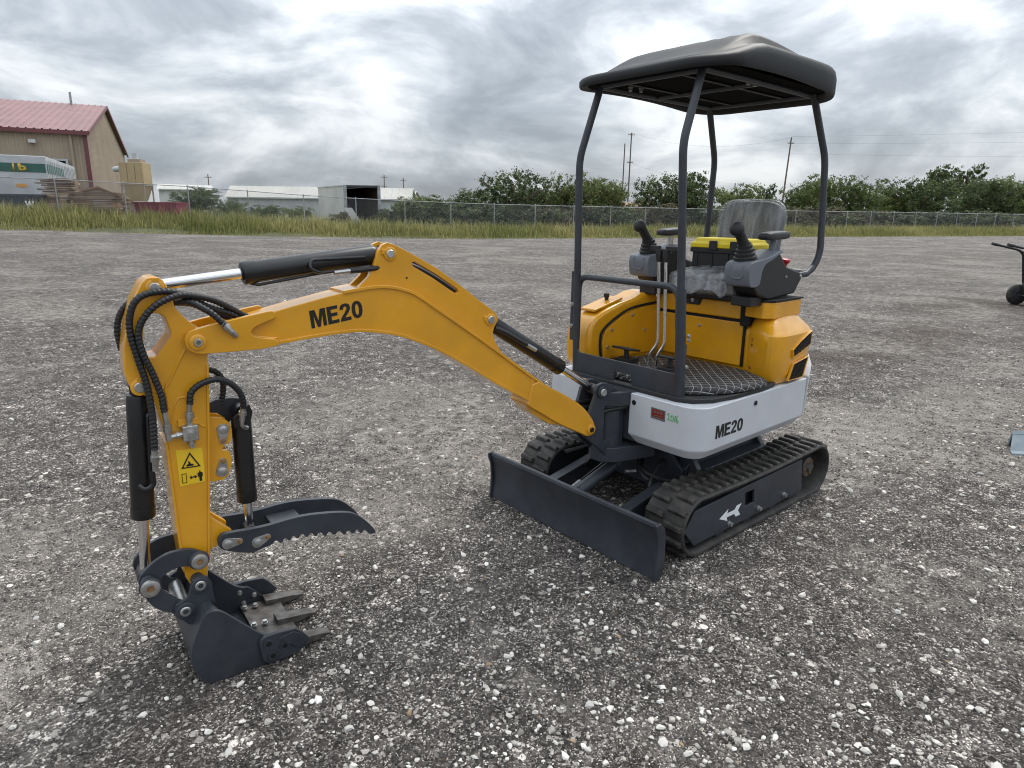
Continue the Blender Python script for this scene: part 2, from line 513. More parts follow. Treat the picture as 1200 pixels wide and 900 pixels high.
class MB:
    """collects vertices and faces; build() links them as one mesh object"""

    def __init__(self):
        self.v, self.f = [], []

    def add(self, vs, fs):
        k = len(self.v)
        self.v += [tuple(p) for p in vs]
        self.f += [tuple(i + k for i in f) for f in fs]
        return self

    def box(self, lo, hi):
        x0, y0, z0 = lo
        x1, y1, z1 = hi
        return self.add([(x0, y0, z0), (x1, y0, z0), (x1, y1, z0), (x0, y1, z0), (x0, y0, z1), (x1, y0, z1), (x1, y1, z1), (x0, y1, z1)],
                        [(0, 3, 2, 1), (4, 5, 6, 7), (0, 1, 5, 4), (1, 2, 6, 5), (2, 3, 7, 6), (3, 0, 4, 7)])

    def obox(self, c, ax, ay, az):
        c, ax, ay, az = Vector(c), Vector(ax), Vector(ay), Vector(az)
        vs = [c + sx * ax + sy * ay + sz * az for sz in (-1, 1) for sx, sy in ((-1, -1), (1, -1), (1, 1), (-1, 1))]
        return self.add(vs, [(0, 3, 2, 1), (4, 5, 6, 7), (0, 1, 5, 4), (1, 2, 6, 5), (2, 3, 7, 6), (3, 0, 4, 7)])

    def loft(self, rings, cap0=True, cap1=True):
        n = len(rings[0])
        vs = [p for r in rings for p in r]
        fs = []
        for i in range(len(rings) - 1):
            for j in range(n):
                k = (j + 1) % n
                fs.append((i * n + j, i * n + k, (i + 1) * n + k, (i + 1) * n + j))
        if cap0:
            fs.append(tuple(range(n))[::-1])
        if cap1:
            fs.append(tuple(range((len(rings) - 1) * n, len(rings) * n)))
        return self.add(vs, fs)

    def cyl(self, p0, p1, r, r2=None, n=18):
        p0, p1 = Vector(p0), Vector(p1)
        d = (p1 - p0).normalized()
        a = d.orthogonal().normalized()
        b = d.cross(a)
        r2 = r if r2 is None else r2
        rg = []
        for p, rr in ((p0, r), (p1, r2)):
            rg.append([p + rr * (math.cos(2 * math.pi * i / n) * a + math.sin(2 * math.pi * i / n) * b) for i in range(n)])
        return self.loft(rg)

    def lathe(self, p0, axis, prof, n=20):
        """prof: (distance along axis, radius)"""
        p0, d = Vector(p0), Vector(axis).normalized()
        a = d.orthogonal().normalized()
        b = d.cross(a)
        rg = [[p0 + t * d + max(r, 1e-4) * (math.cos(2 * math.pi * i / n) * a + math.sin(2 * math.pi * i / n) * b) for i in range(n)] for t, r in prof]
        return self.loft(rg)

    def tube(self, pts, r, n=10, spiral=0.0, pitch=0.02):
        pts = [Vector(p) for p in pts]
        rg = []
        d0 = (pts[1] - pts[0]).normalized()
        a = d0.orthogonal().normalized()
        s = 0.0
        for i, p in enumerate(pts):
            d = (pts[min(i + 1, len(pts) - 1)] - pts[max(i - 1, 0)]).normalized()
            a = (a - d * a.dot(d)).normalized()
            b = d.cross(a)
            if i:
                s += (p - pts[i - 1]).length
            ring = []
            for j in range(n):
                th = 2 * math.pi * j / n
                rr = r * (1 + spiral * math.cos(th - 2 * math.pi * s / pitch))
                ring.append(p + rr * (math.cos(th) * a + math.sin(th) * b))
            rg.append(ring)
        return self.loft(rg)

    def build(self, name, material, parent=None, bevel=0.0, seg=2, smooth=38, recalc=True):
        me = bpy.data.meshes.new(name)
        me.from_pydata(self.v, [], self.f)
        if recalc:
            bm = bmesh.new()
            bm.from_mesh(me)
            bmesh.ops.recalc_face_normals(bm, faces=bm.faces)
            bm.to_mesh(me)
            bm.free()
        if smooth:
            me.shade_smooth()
            me.set_sharp_from_angle(angle=R(smooth))
        o = link(name, me, material, parent)
        if bevel:
            bv = o.modifiers.new('bevel', 'BEVEL')
            bv.width = bevel
            bv.segments = seg
            bv.limit_method = 'ANGLE'
            bv.angle_limit = R(32)
            bv.harden_normals = True
        return o


def spline(pts, n=8):
    """Catmull-Rom through the points"""
    P = [Vector(p) for p in pts]
    P = [2 * P[0] - P[1]] + P + [2 * P[-1] - P[-2]]
    out = []
    for i in range(1, len(P) - 2):
        for k in range(n):
            t = k / n
            a, b, c, d = P[i - 1], P[i], P[i + 1], P[i + 2]
            out.append(0.5 * ((2 * b) + (c - a) * t + (2 * a - 5 * b + 4 * c - d) * t * t + (3 * b - a - 3 * c + d) * t ** 3))
    out.append(P[-2])
    return out


def fillet(pts, r, n=5):
    """straight tube path with rounded bends"""
    P = [Vector(p) for p in pts]
    out = [P[0]]
    for i in range(1, len(P) - 1):
        a, b, c = P[i - 1], P[i], P[i + 1]
        d0, d1 = (a - b), (c - b)
        rr = min(r, d0.length * 0.45, d1.length * 0.45)
        s, e = b + d0.normalized() * rr, b + d1.normalized() * rr
        for k in range(n + 1):
            t = k / n
            out.append((1 - t) ** 2 * s + 2 * t * (1 - t) * b + t * t * e)
    out.append(P[-1])
    return out


def chaikin(pts, it=1):
    for _ in range(it):
        o = []
        for i in range(len(pts)):
            a, b = pts[i], pts[(i + 1) % len(pts)]
            o.append((0.75 * a[0] + 0.25 * b[0], 0.75 * a[1] + 0.25 * b[1]))
            o.append((0.25 * a[0] + 0.75 * b[0], 0.25 * a[1] + 0.75 * b[1]))
        pts = o
    return pts


def circle2(c, r, n=18, a0=0.0):
    return [(c[0] + r * math.cos(a0 + 2 * math.pi * i / n), c[1] + r * math.sin(a0 + 2 * math.pi * i / n)) for i in range(n)]


def plate(name, outline, t0, t1, frame, material, parent=None, holes=(), bevel=0.003, smooth=38, seg=2):
    """flat plate: 2-D outline with holes, extruded from t0 to t1; frame(a, t, b) gives the world point"""
    bm = bmesh.new()
    es = []
    for loop in [outline] + list(holes):
        vs = [bm.verts.new((a, b, 0)) for a, b in loop]
        for i in range(len(vs)):
            es.append(bm.edges.new((vs[i], vs[(i + 1) % len(vs)])))
    if holes:
        bmesh.ops.triangle_fill(bm, edges=es, use_beauty=True)
    else:
        bmesh.ops.contextual_create(bm, geom=es)
    base = list(bm.faces)
    ret = bmesh.ops.extrude_face_region(bm, geom=base)
    top = set(e for e in ret['geom'] if isinstance(e, bmesh.types.BMVert))
    for v in bm.verts:
        v.co = frame(v.co.x, t1 if v in top else t0, v.co.y)
    bmesh.ops.recalc_face_normals(bm, faces=bm.faces)
    me = bpy.data.meshes.new(name)
    bm.to_mesh(me)
    bm.free()
    me.shade_smooth()
    me.set_sharp_from_angle(angle=R(smooth))
    o = link(name, me, material, parent)
    if bevel:
        bv = o.modifiers.new('bevel', 'BEVEL')
        bv.width = bevel
        bv.segments = seg
        bv.limit_method = 'ANGLE'
        bv.angle_limit = R(32)
        bv.harden_normals = True
    return o


def lettering(name, text, origin, xdir, up, width, height, material, parent, bold=0.02, depth=0.0012, shear=0.0):
    cu = bpy.data.curves.new(name, 'FONT')
    cu.body = text
    cu.offset = bold
    cu.space_character = 1.02
    ob = bpy.data.objects.new(name, cu)
    me = bpy.data.meshes.new_from_object(ob)
    bpy.data.objects.remove(ob)
    bpy.data.curves.remove(cu)
    co = np.array([v.co[:] for v in me.vertices])
    lo, hi = co.min(0), co.max(0)
    xd, ud = Vector(xdir).normalized(), Vector(up).normalized()
    nn = xd.cross(ud).normalized()
    og = Vector(origin)
    bm = bmesh.new()
    bm.from_mesh(me)
    ret = bmesh.ops.extrude_face_region(bm, geom=list(bm.faces))
    top = set(e for e in ret['geom'] if isinstance(e, bmesh.types.BMVert))
    for v in bm.verts:
        a = (v.co.x - lo[0]) / (hi[0] - lo[0])
        b = (v.co.y - lo[1]) / (hi[1] - lo[1])
        v.co = og + xd * (a * width) + ud * (b * height) + nn * (depth if v in top else 0)
    bmesh.ops.recalc_face_normals(bm, faces=bm.faces)
    bm.to_mesh(me)
    bm.free()
    me.materials.clear()
    return link(name, me, material, parent)


GLYPH = {
    'M': (1.0, [[(0, 0), (0, 1), (.33, 1), (.5, .36), (.67, 1), (1, 1), (1, 0), (.78, 0), (.78, .70), (.59, 0), (.41, 0), (.22, .70), (.22, 0)]]),
    'E': (.72, [[(0, 0), (0, 1), (.71, 1), (.71, .81), (.25, .81), (.25, .61), (.66, .61), (.66, .42), (.25, .42), (.25, .19), (.73, .19), (.73, 0)]]),
    '2': (.72, [[(0, 0), (.72, 0), (.72, .19), (.31, .19), (.44, .31), (.61, .48), (.70, .62), (.72, .74), (.68, .88), (.56, .97), (.38, 1.0), (.20, .97), (.07, .87), (.02, .69), (.25, .67), (.28, .78), (.37, .83), (.46, .80), (.49, .72), (.45, .61), (.33, .47), (.11, .25), (.03, .12)]]),
    '0': (.72, [[(.36 + .36 * math.copysign(abs(math.cos(a_)) ** 0.85, math.cos(a_)), .5 + .5 * math.copysign(abs(math.sin(a_)) ** 0.9, math.sin(a_))) for a_ in [2 * math.pi * i / 28 for i in range(28)]],
                [(.36 + .125 * math.cos(a_), .5 + .32 * math.copysign(abs(math.sin(a_)) ** 0.8, math.sin(a_))) for a_ in [2 * math.pi * i / 20 for i in range(20)]]]),
}


def bold_word(text, origin, xdir, up, width, height, material, parent):
    """bold painted letters, each a thin piece of its own"""
    xd, ud = Vector(xdir).normalized(), Vector(up).normalized()
    nn = xd.cross(ud).normalized()
    tot = sum(GLYPH[ch][0] for ch in text) + 0.09 * (len(text) - 1)
    x = 0.0
    for ch in text:
        gw, loops = GLYPH[ch]

        def fr(p, t, q, x=x):
            return Vector(origin) + xd * ((x + p) / tot * width) + ud * (q * height) + nn * t
        plate('letter', loops[0], 0.0003, 0.0013, fr, material, parent, holes=loops[1:], bevel=0)
        x += gw + 0.09


# camera-facing site grid: metres to the right and metres ahead of the standing point
G_F = Vector((-0.6524, -0.7580))
G_R = Vector((-0.7580, 0.6524))


def site(right, ahead, z=0.0):
    return Vector((CAM.x + right * G_R.x + ahead * G_F.x, CAM.y + right * G_R.y + ahead * G_F.y, z))

# ------------------------------------------------------------------ ground
F0 = Vector((-2.045, -39.822))                 # first fence post
FD = Vector((-0.96371, 0.26695)).normalized()   # fence runs this way
FN = Vector((FD.y, -FD.x))                      # away from the yard
if FN.dot(Vector((0, -1))) < 0:
    FN = -FN
K_ = [-8, -1, 0, 1, 2, 3, 4, 5, 6, 7, 8, 10, 17, 22, 28, 40]
TOP_ = [3.15, 2.97, 2.93, 2.84, 2.76, 2.60, 2.44, 2.33, 2.25, 2.20, 2.16, 2.14, 2.14, 2.21, 2.28, 2.3]
EDGE_ = [0.7, 0.51, 0.45, 0.36, 0.28, 0.20, 0.15, 0.10, 0.05, 0.03, 0.03, 0.04, 0.12, 0.15, 0.19, 0.2]
FENCE_H = 1.83


def terrain(x, y):
    """height of the yard: level round the machine, a bank rises to the fence, most at its left end"""
    x, y = np.asarray(x, float), np.asarray(y, float)
    s = ((x - F0.x) * FD.x + (y - F0.y) * FD.y) / 3.05
    d = (x - F0.x) * FN.x + (y - F0.y) * FN.y
    edge = np.interp(s, K_, EDGE_)
    base = np.interp(s, K_, TOP_) - FENCE_H
    t = np.clip((d + 32) / 30, 0, 1)
    yard = edge * t * t * (3 - 2 * t)
    u = np.clip((d + 2) / 2.0, 0, 1)
    return np.where(d < -2, yard, edge + (base - edge) * u)


def terr(p):
    return float(terrain(p[0], p[1]))


def sheet(name, xs, ys, zfun, material, keep=None):
    X, Y = np.meshgrid(xs, ys, indexing='ij')
    Z = zfun(X, Y)
    n, k = X.shape
    vs = np.stack([X.ravel(), Y.ravel(), Z.ravel()], 1)
    idx = np.arange(n * k).reshape(n, k)
    fs = np.stack([idx[:-1, :-1].ravel(), idx[1:, :-1].ravel(), idx[1:, 1:].ravel(), idx[:-1, 1:].ravel()], 1)
    if keep is not None:
        cx, cy = vs[fs, 0].mean(1), vs[fs, 1].mean(1)
        fs = fs[keep(cx, cy)]
    me = bpy.data.meshes.new(name)
    me.from_pydata(vs.tolist(), [], fs.tolist())
    me.update()
    me.shade_smooth()
    return link(name, me, material)


def axis(lo, hi, fine_lo, fine_hi, fine, coarse_pts):
    a = list(np.arange(fine_lo, fine_hi + 1e-6, fine))
    l = [fine_lo - (fine_lo - lo) * (i / coarse_pts) ** 2 for i in range(coarse_pts, 0, -1)]
    h = [fine_hi + (hi - fine_hi) * (i / coarse_pts) ** 2 for i in range(1, coarse_pts + 1)]
    return np.array(l + a + h)


field = sheet('field', axis(-1500, 1500, -110, 40, 2.0, 16), axis(-1500, 1500, -80, 40, 2.0, 16),
              lambda x, y: terrain(x, y) - 0.05 * (((x - F0.x) * FN.x + (y - F0.y) * FN.y) < -1.4), 'field_soil')
tag(field, 'dull green rough field lying beyond the gravel yard', kind='structure')

# gravel sheet: fine strips laid along the fence so that its far edge wanders a little
rng = np.random.default_rng(5)
gs = np.arange(-40, 46, 0.25) * 3.05
kn = np.arange(0, len(gs) + 8, 4)
wav = np.interp(np.arange(len(gs)), kn, rng.normal(0, 0.22, len(kn)))
gd = np.concatenate([[-2.0, -2.2, -2.6, -3.2, -4], np.arange(-5, -52, -1.0), [-56, -62, -75, -100, -150]])
gv, gf = [], []
for i, s in enumerate(gs):
    for j, d in enumerate(gd):
        dd = d + wav[i] * max(0, 1 - (-d - 2) / 2.5)
        p = F0 + FD * s + FN * dd
        gv.append((p.x, p.y, terr(p) + 0.004))
m_ = len(gd)
for i in range(len(gs) - 1):
    for j in range(m_ - 1):
        gf.append((i * m_ + j, i * m_ + j + 1, (i + 1) * m_ + j + 1, (i + 1) * m_ + j))
me = bpy.data.meshes.new('gravel_yard')
me.from_pydata(gv, [], gf)
me.update()
me.shade_smooth()
yard = link('gravel_yard', me, 'gravel')
tag(yard, 'grey crushed stone yard the digger stands on', kind='structure')

# ------------------------------------------------------------------ loose stones (real pieces, thousands)
ICO_V = []
ph = (1 + 5 ** 0.5) / 2
for a, b in ((1, ph), (-1, ph), (1, -ph), (-1, -ph)):
    ICO_V += [(0, a, b), (a, b, 0), (b, 0, a)]
ICO_V = np.array(ICO_V) / math.sqrt(1 + ph * ph)


def ico_faces():
    fs = []
    for i in range(12):
        for j in range(i + 1, 12):
            for k in range(j + 1, 12):
                d = [np.linalg.norm(ICO_V[a] - ICO_V[b]) for a, b in ((i, j), (j, k), (i, k))]
                if max(d) < 1.1:
                    n = np.cross(ICO_V[j] - ICO_V[i], ICO_V[k] - ICO_V[i])
                    fs.append((i, j, k) if n.dot(ICO_V[i]) > 0 else (i, k, j))
    return np.array(fs)


ICO_F = ico_faces()


def scatter_stones(name, count, r0, r1, smin, smax, palette, seed, label, power=0.0, clump=None, at=None):
    g = np.random.default_rng(seed)
    r = r0 * (r1 / r0) ** g.random(count)
    th = math.atan2(G_F.y, G_F.x) + g.uniform(-1.0, 1.0, count)
    x, y = CAM.x + r * np.cos(th), CAM.y + r * np.sin(th)
    if clump is not None:
        keep = np.zeros(count, bool)
        for cx, cy, sx, w in clump:
            keep |= g.random(count) < w * np.exp(-((x - cx) ** 2 + (y - cy) ** 2) / (2 * sx * sx))
        keep |= g.random(count) < 0.22
        x, y, r = x[keep], y[keep], r[keep]
    if at is not None:
        x, y = at
        r = np.full(len(x), r0)
    n = len(x)
    size = smin * (smax / smin) ** (g.random(n) ** 3.2) * (r / r0) ** power
    V = ICO_V[None] * (1 + g.uniform(-0.42, 0.34, (n, 12, 1)))
    sc = np.stack([g.uniform(0.75, 1.3, n), g.uniform(0.75, 1.3, n), g.uniform(0.45, 0.85, n)], 1)[:, None, :]
    V = V * sc * size[:, None, None] * 0.5
    a, tl = g.uniform(0, 6.283, n), g.uniform(-0.5, 0.5, n)
    ca, sa, ct, st = np.cos(a)[:, None], np.sin(a)[:, None], np.cos(tl)[:, None], np.sin(tl)[:, None]
    X, Y, Z = V[..., 0], V[..., 1], V[..., 2]
    Y, Z = Y * ct - Z * st, Y * st + Z * ct
    X, Y = X * ca - Y * sa, X * sa + Y * ca
    Z = Z + (terrain(x, y) + 0.004)[:, None] + size[:, None] * g.uniform(0.02, 0.22, n)[:, None]
    V = np.stack([X + x[:, None], Y + y[:, None], Z], 2).reshape(-1, 3)
    Fs = (ICO_F[None] + (np.arange(n) * 12)[:, None, None]).reshape(-1, 3)
    me = bpy.data.meshes.new(name)
    me.vertices.add(len(V))
    me.vertices.foreach_set('co', V.ravel().astype(np.float32))
    me.loops.add(Fs.size)
    me.loops.foreach_set('vertex_index', Fs.ravel().astype(np.int32))
    me.polygons.add(len(Fs))
    me.polygons.foreach_set('loop_start', np.arange(0, Fs.size, 3, dtype=np.int32))
    me.polygons.foreach_set('loop_total', np.full(len(Fs), 3, np.int32))
    me.update(calc_edges=True)
    pal = np.array(palette)
    pick = g.choice(len(pal), n, p=pal[:, 3] / pal[:, 3].sum())
    c = pal[pick, :3] * g.uniform(0.7, 1.2, (n, 1)) * np.array([[1.0, 0.97, 0.935]])
    c = np.repeat(np.concatenate([np.clip(c, 0, 0.85), np.ones((n, 1))], 1), 12, 0)
    at = me.color_attributes.new('Col', 'FLOAT_COLOR', 'POINT')
    at.data.foreach_set('color', c.ravel().astype(np.float32))
    me.shade_flat()
    o = link(name, me, 'stones')
    tag(o, label, kind='stuff')
    return o


DARK_PAL = [(0.045, 0.041, 0.039, 4), (0.078, 0.071, 0.067, 5), (0.125, 0.115, 0.109, 4), (0.19, 0.176, 0.166, 1.6), (0.40, 0.38, 0.355, 0.9), (0.62, 0.595, 0.56, 0.8)]
PALE_PAL = [(0.66, 0.645, 0.615, 6), (0.55, 0.53, 0.50, 4), (0.74, 0.725, 0.70, 4), (0.34, 0.32, 0.295, 1.5), (0.40, 0.29, 0.19, 0.45)]
scatter_stones('gravel_stones', 84000, 1.25, 11, 0.0035, 0.0085, DARK_PAL, 1, 'small dark grey crushed stones covering the yard near the viewer', 0.45)
scatter_stones('limestone_chips', 30000, 1.3, 16, 0.0042, 0.027, PALE_PAL, 2, 'pale limestone chips strewn over the dark gravel', 0.25,
               clump=[(1.8, 0.9, 0.5, 0.9), (1.0, 1.6, 0.4, 0.5), (-0.3, -0.9, 0.7, 0.6), (0.9, -0.6, 0.5, 0.6), (-1.6, 1.0, 0.6, 0.5), (2.2, 0.2, 0.4, 0.35)])

# ------------------------------------------------------------------ grass bank


def grass_strip(name, count, d0, d1, h0, h1, seed, label, k0=-7, k1=33):
    g = np.random.default_rng(seed)
    s = g.uniform(k0, k1, count) * 3.05
    d = d0 + (d1 - d0) * g.random(count)
    px, py = F0.x + FD.x * s + FN.x * d, F0.y + FD.y * s + FN.y * d
    # tufts: height follows a slow pattern along the bank
    tuft = 0.75 + 0.25 * np.sin(s * 0.9 + 2 * np.sin(s * 0.31)) * np.sin(s * 2.3 + d) + g.normal(0, 0.16, count)
    lead = np.clip((d - d0) / 1.0, 0.35, 1)
    h = np.clip((h0 + (h1 - h0) * g.random(count) ** 1.5) * tuft * lead, 0.10, 1.5)
    w = g.uniform(0.010, 0.024, count)
    a = g.uniform(0, 6.283, count)
    lean = h * g.uniform(0.05, 0.5, count)
    la = g.uniform(0, 6.283, count)
    z = terrain(px, py) - 0.02
    base = np.stack([px, py, z], 1)
    wv = np.stack([np.cos(a) * w, np.sin(a) * w, 0 * a], 1)
    ld = np.stack([np.cos(la) * lean, np.sin(la) * lean, 0 * la], 1)
    up = np.array([0, 0, 1.0])
    p0, p1 = base - wv, base + wv
    mid = base + ld * 0.35 + up * (h * 0.6)[:, None]
    p2, p3 = mid - wv * 0.8, mid + wv * 0.8
    p4 = base + ld + up * h[:, None]
    V = np.stack([p0, p1, p2, p3, p4], 1).reshape(-1, 3)
    o5 = (np.arange(count) * 5)[:, None]
    F3 = np.concatenate([o5 + np.array([[0, 1, 3]]), o5 + np.array([[0, 3, 2]]), o5 + np.array([[2, 3, 4]])], 0)
    me = bpy.data.meshes.new(name)
    me.vertices.add(len(V))
    me.vertices.foreach_set('co', V.ravel().astype(np.float32))
    me.loops.add(F3.size)
    me.loops.foreach_set('vertex_index', F3.ravel().astype(np.int32))
    me.polygons.add(len(F3))
    me.polygons.foreach_set('loop_start', np.arange(0, F3.size, 3, dtype=np.int32))
    me.polygons.foreach_set('loop_total', np.full(len(F3), 3, np.int32))
    me.update(calc_edges=True)
    dry = np.clip(g.normal(0.50, 0.30, count) + 0.25 * np.sin(s * 0.53 + 1.0) * np.sin(s * 0.17), 0, 1)[:, None]
    green, straw = np.array([[0.145, 0.18, 0.045]]), np.array([[0.58, 0.50, 0.24]])
    cb = green * (1 - dry * 0.5) + straw * dry * 0.5
    ct = green * (1 - dry) + straw * dry
    v = g.uniform(0.7, 1.3, (count, 1))
    C = np.stack([cb * v, cb * v, (cb + ct) / 2 * v, (cb + ct) / 2 * v, ct * v], 1).reshape(-1, 3)
    C = np.concatenate([C, np.ones((len(C), 1))], 1)
    at = me.color_attributes.new('Col', 'FLOAT_COLOR', 'POINT')
    at.data.foreach_set('color', C.ravel().astype(np.float32))
    o = link(name, me, 'grass_blades')
    tag(o, label, kind='stuff')
    return o


grass_strip('tall_grass', 90000, -2.3, 1.2, 0.35, 0.95, 11, 'tall green and straw coloured grass along the chain link fence')
grass_strip('rank_weeds', 26000, 1.2, 7.0, 0.4, 1.0, 12, 'rank weeds growing behind the chain link fence')

grass_strip('stray_grass', 3200, -3.4, -2.2, 0.10, 0.35, 13, 'thin stray grass creeping from the bank onto the gravel')

# ------------------------------------------------------------------ chain link fence
fence = empty('chain_link_fence', (F0.x, F0.y, 0))
tag(fence, 'galvanised chain link fence running behind the grass bank', 'fence')
kk = list(range(-7, 34))


def fpt(k):
    p = F0 + FD * (3.05 * k)
    top = float(np.interp(k, K_, TOP_))
    return Vector((p.x, p.y, top - FENCE_H)), Vector((p.x, p.y, top))


for k in kk:
    b, t = fpt(k)
    b.z = min(b.z, terr(b)) - 0.1
    post = MB().cyl(b, t + Vector((0, 0, 0.03)), 0.032, n=8)
    post.lathe(t + Vector((0, 0, 0.03)), (0, 0, 1), [(0, 0.04), (0.03, 0.036), (0.05, 0.01)], n=8)
    post.build('post', 'galvanised', fence)
mb = MB()
mb.tube([fpt(k)[1] for k in kk], 0.022, n=6)
mb.build('top_rail', 'galvanised', fence)
for k in kk[:-1]:
    (b0, t0), (b1, t1) = fpt(k), fpt(k + 1)
    mb = MB()
    NW = 34
    H = FENCE_H - 0.06
    span = (b1 - b0).length
    up0 = Vector((0, 0, 1))
    dirv = (b1 - b0) / span
    off = Vector((FN.x, FN.y, 0)) * 0.035
    for sgn in (1, -1):
        for i in range(-NW, NW * 2):
            x0 = span * i / NW
            x1 = x0 + sgn * H
            a0, a1, h0, h1 = x0, x1, 0.0, H
            lo_, hi_ = min(a0, a1), max(a0, a1)
            if hi_ <= 0 or lo_ >= span:
                continue
            f0 = max(0, min(1, (0 - a0) / (a1 - a0) if sgn > 0 else (span - a0) / (a1 - a0)))
            f1 = max(0, min(1, (span - a0) / (a1 - a0) if sgn > 0 else (0 - a0) / (a1 - a0)))
            if f1 - f0 < 0.02:
                continue
            p = b0 + dirv * (a0 + (a1 - a0) * f0) + up0 * (h0 + (h1 - h0) * f0 + 0.03) + off
            q = b0 + dirv * (a0 + (a1 - a0) * f1) + up0 * (h0 + (h1 - h0) * f1 + 0.03) + off
            e = (q - p).normalized().cross(Vector((FN.x, FN.y, 0))).normalized() * 0.0022
            n_ = Vector((FN.x, FN.y, 0)) * 0.0022
            mb.add([p - e, p + e, p + n_, q - e, q + e, q + n_], [(0, 1, 4, 3), (1, 2, 5, 4), (2, 0, 3, 5)])
    mb.build('wire_mesh', 'galvanised', fence, smooth=0, recalc=False)

# ------------------------------------------------------------------ background buildings


def wall_panel(mb, a, b, z0a, z1a, z0b, z1b, pitch, depth, out):
    """ribbed sheet wall from a to b (xy), heights at each end; ribs stand proud along 'out'"""
    a, b, out = Vector(a), Vector(b), Vector(out)
    n = max(2, int((b - a).length / pitch))
    pts = []
    for i in range(n):
        for f, o_ in ((0.0, 0), (0.55, 0), (0.68, 1), (0.87, 1)):
            pts.append(((i + f) / n, o_))
    pts.append((1.0, 0))
    k = len(mb.v)
    for t, o_ in pts:
        p = a + (b - a) * t + out * (depth * o_)
        mb.v += [(p.x, p.y, z0a + (z0b - z0a) * t), (p.x, p.y, z1a + (z1b - z1a) * t)]
    for i in range(len(pts) - 1):
        mb.f.append((k + 2 * i, k + 2 * i + 2, k + 2 * i + 3, k + 2 * i + 1))


def v2(p):
    return Vector((p.x, p.y))


bc = site(-32.45, 53)
bld = empty('metal_workshop', (bc.x, bc.y, 1.0))
tag(bld, 'large tan ribbed metal workshop with dull red roof behind the fence', 'building')
gdir = (v2(site(-42.5, 76)) - v2(bc)).normalized()       # gable end runs away from the viewer
wdir = Vector((gdir.y, -gdir.x))
if wdir.dot(v2(site(-60, 50)) - v2(bc)) < 0:
    wdir = -wdir
GW, BL, EZ, RZ, BZ = 25.0, 30.0, 7.05, 10.35, 0.9
A = v2(bc)
B_ = A + wdir * BL
Cc = A + gdir * GW
Dd = B_ + gdir * GW
Mg = A + gdir * (GW / 2)
mb = MB()
wall_panel(mb, A, B_, BZ, EZ, BZ, EZ, 0.55, 0.05, -gdir)
mb.build('front_wall', 'tan_siding', bld, smooth=0, recalc=False)
mb = MB()
wall_panel(mb, A, Mg, BZ, EZ, BZ, RZ, 0.55, 0.05, -wdir)
wall_panel(mb, Mg, Cc, BZ, RZ, BZ, EZ, 0.55, 0.05, -wdir)
mb.build('gable_wall', 'tan_siding', bld, smooth=0, recalc=False)
mb = MB()
wall_panel(mb, Cc, Dd, BZ, EZ, BZ, EZ, 2.0, 0.05, gdir)
wall_panel(mb, B_, Dd, BZ, EZ, BZ, EZ, 2.0, 0.05, wdir)
mb.build('rear_walls', 'tan_siding', bld, smooth=0, recalc=False)
ov = 0.35


def roof_slope(e0, e1, r0, r1, name):
    mb = MB()
    n = 62
    nrm = (e1 - e0).cross(r0 - e0).normalized()
    if nrm.z < 0:
        nrm = -nrm
    for i in range(n):
        q = []
        for f, o_ in ((0, 0), (0.72, 0), (0.79, 1), (0.93, 1), (1.0, 0)):
            t = (i + f) / n
            q.append((e0 + (e1 - e0) * t + nrm * (0.06 * o_), r0 + (r1 - r0) * t + nrm * (0.06 * o_)))
        k = len(mb.v)
        for p, s_ in q:
            mb.v += [tuple(p), tuple(s_)]
        for j in range(4):
            mb.f.append((k + 2 * j, k + 2 * j + 2, k + 2 * j + 3, k + 2 * j + 1))
    return mb.build(name, 'red_roof', bld, smooth=0, recalc=False)


def p3(p, z):
    return Vector((p.x, p.y, z))


g0, g1 = A - wdir * ov, B_ + wdir * ov
dz = (RZ - EZ) / (GW / 2) * ov
roof_slope(p3(g0 - gdir * ov, EZ - dz + 0.12), p3(g1 - gdir * ov, EZ - dz + 0.12), p3(g0 + gdir * GW / 2, RZ + 0.12), p3(g1 + gdir * GW / 2, RZ + 0.12), 'roof_slope')
roof_slope(p3(g0 + gdir * (GW + ov), EZ - dz + 0.12), p3(g1 + gdir * (GW + ov), EZ - dz + 0.12), p3(g0 + gdir * GW / 2, RZ + 0.12), p3(g1 + gdir * GW / 2, RZ + 0.12), 'roof_slope')
mb = MB()
mb.obox(p3((g0 + g1) / 2 - gdir * ov, EZ - dz - 0.03), p3(wdir * ((BL + 2 * ov) / 2), 0), p3(gdir * 0.09, 0), (0, 0, 0.14))
mb.build('eave_gutter', 'red_trim', bld)
for q0, q1 in ((p3(g0 - gdir * ov, EZ - dz + 0.02), p3(g0 + gdir * GW / 2, RZ + 0.02)), (p3(g0 + gdir * GW / 2, RZ + 0.02), p3(g0 + gdir * (GW + ov), EZ - dz + 0.02))):
    mb = MB()
    d = q1 - q0
    mb.obox((q0 + q1) / 2, d / 2, p3(wdir * 0.05, 0), (0, 0, 0.13))
    mb.build('rake_trim', 'red_trim', bld)
mb = MB()
mb.obox(p3(A - wdir * 0.04 - gdir * 0.06, (BZ + EZ) / 2), p3(wdir * 0.14, 0), p3(gdir * 0.1, 0), (0, 0, (EZ - BZ) / 2))
mb.build('corner_trim', 'red_trim', bld)
for dist_ in (0.9, 10.8):
    q = A + wdir * dist_ - gdir * 0.14
    MB().obox(p3(q, (BZ + EZ) / 2 - 0.1), p3(wdir * 0.08, 0), p3(gdir * 0.06, 0), (0, 0, (EZ - BZ) / 2 - 0.1)).build('downpipe', 'tan_siding', bld)
q = A + wdir * 2.3 + gdir * (GW / 2 - 0.6)
MB().cyl(p3(q, RZ - 0.2), p3(q, RZ + 1.0), 0.10, n=10).build('vent_pipe', 'galvanised', bld)
q = A + wdir * 3.3 - gdir * 0.25
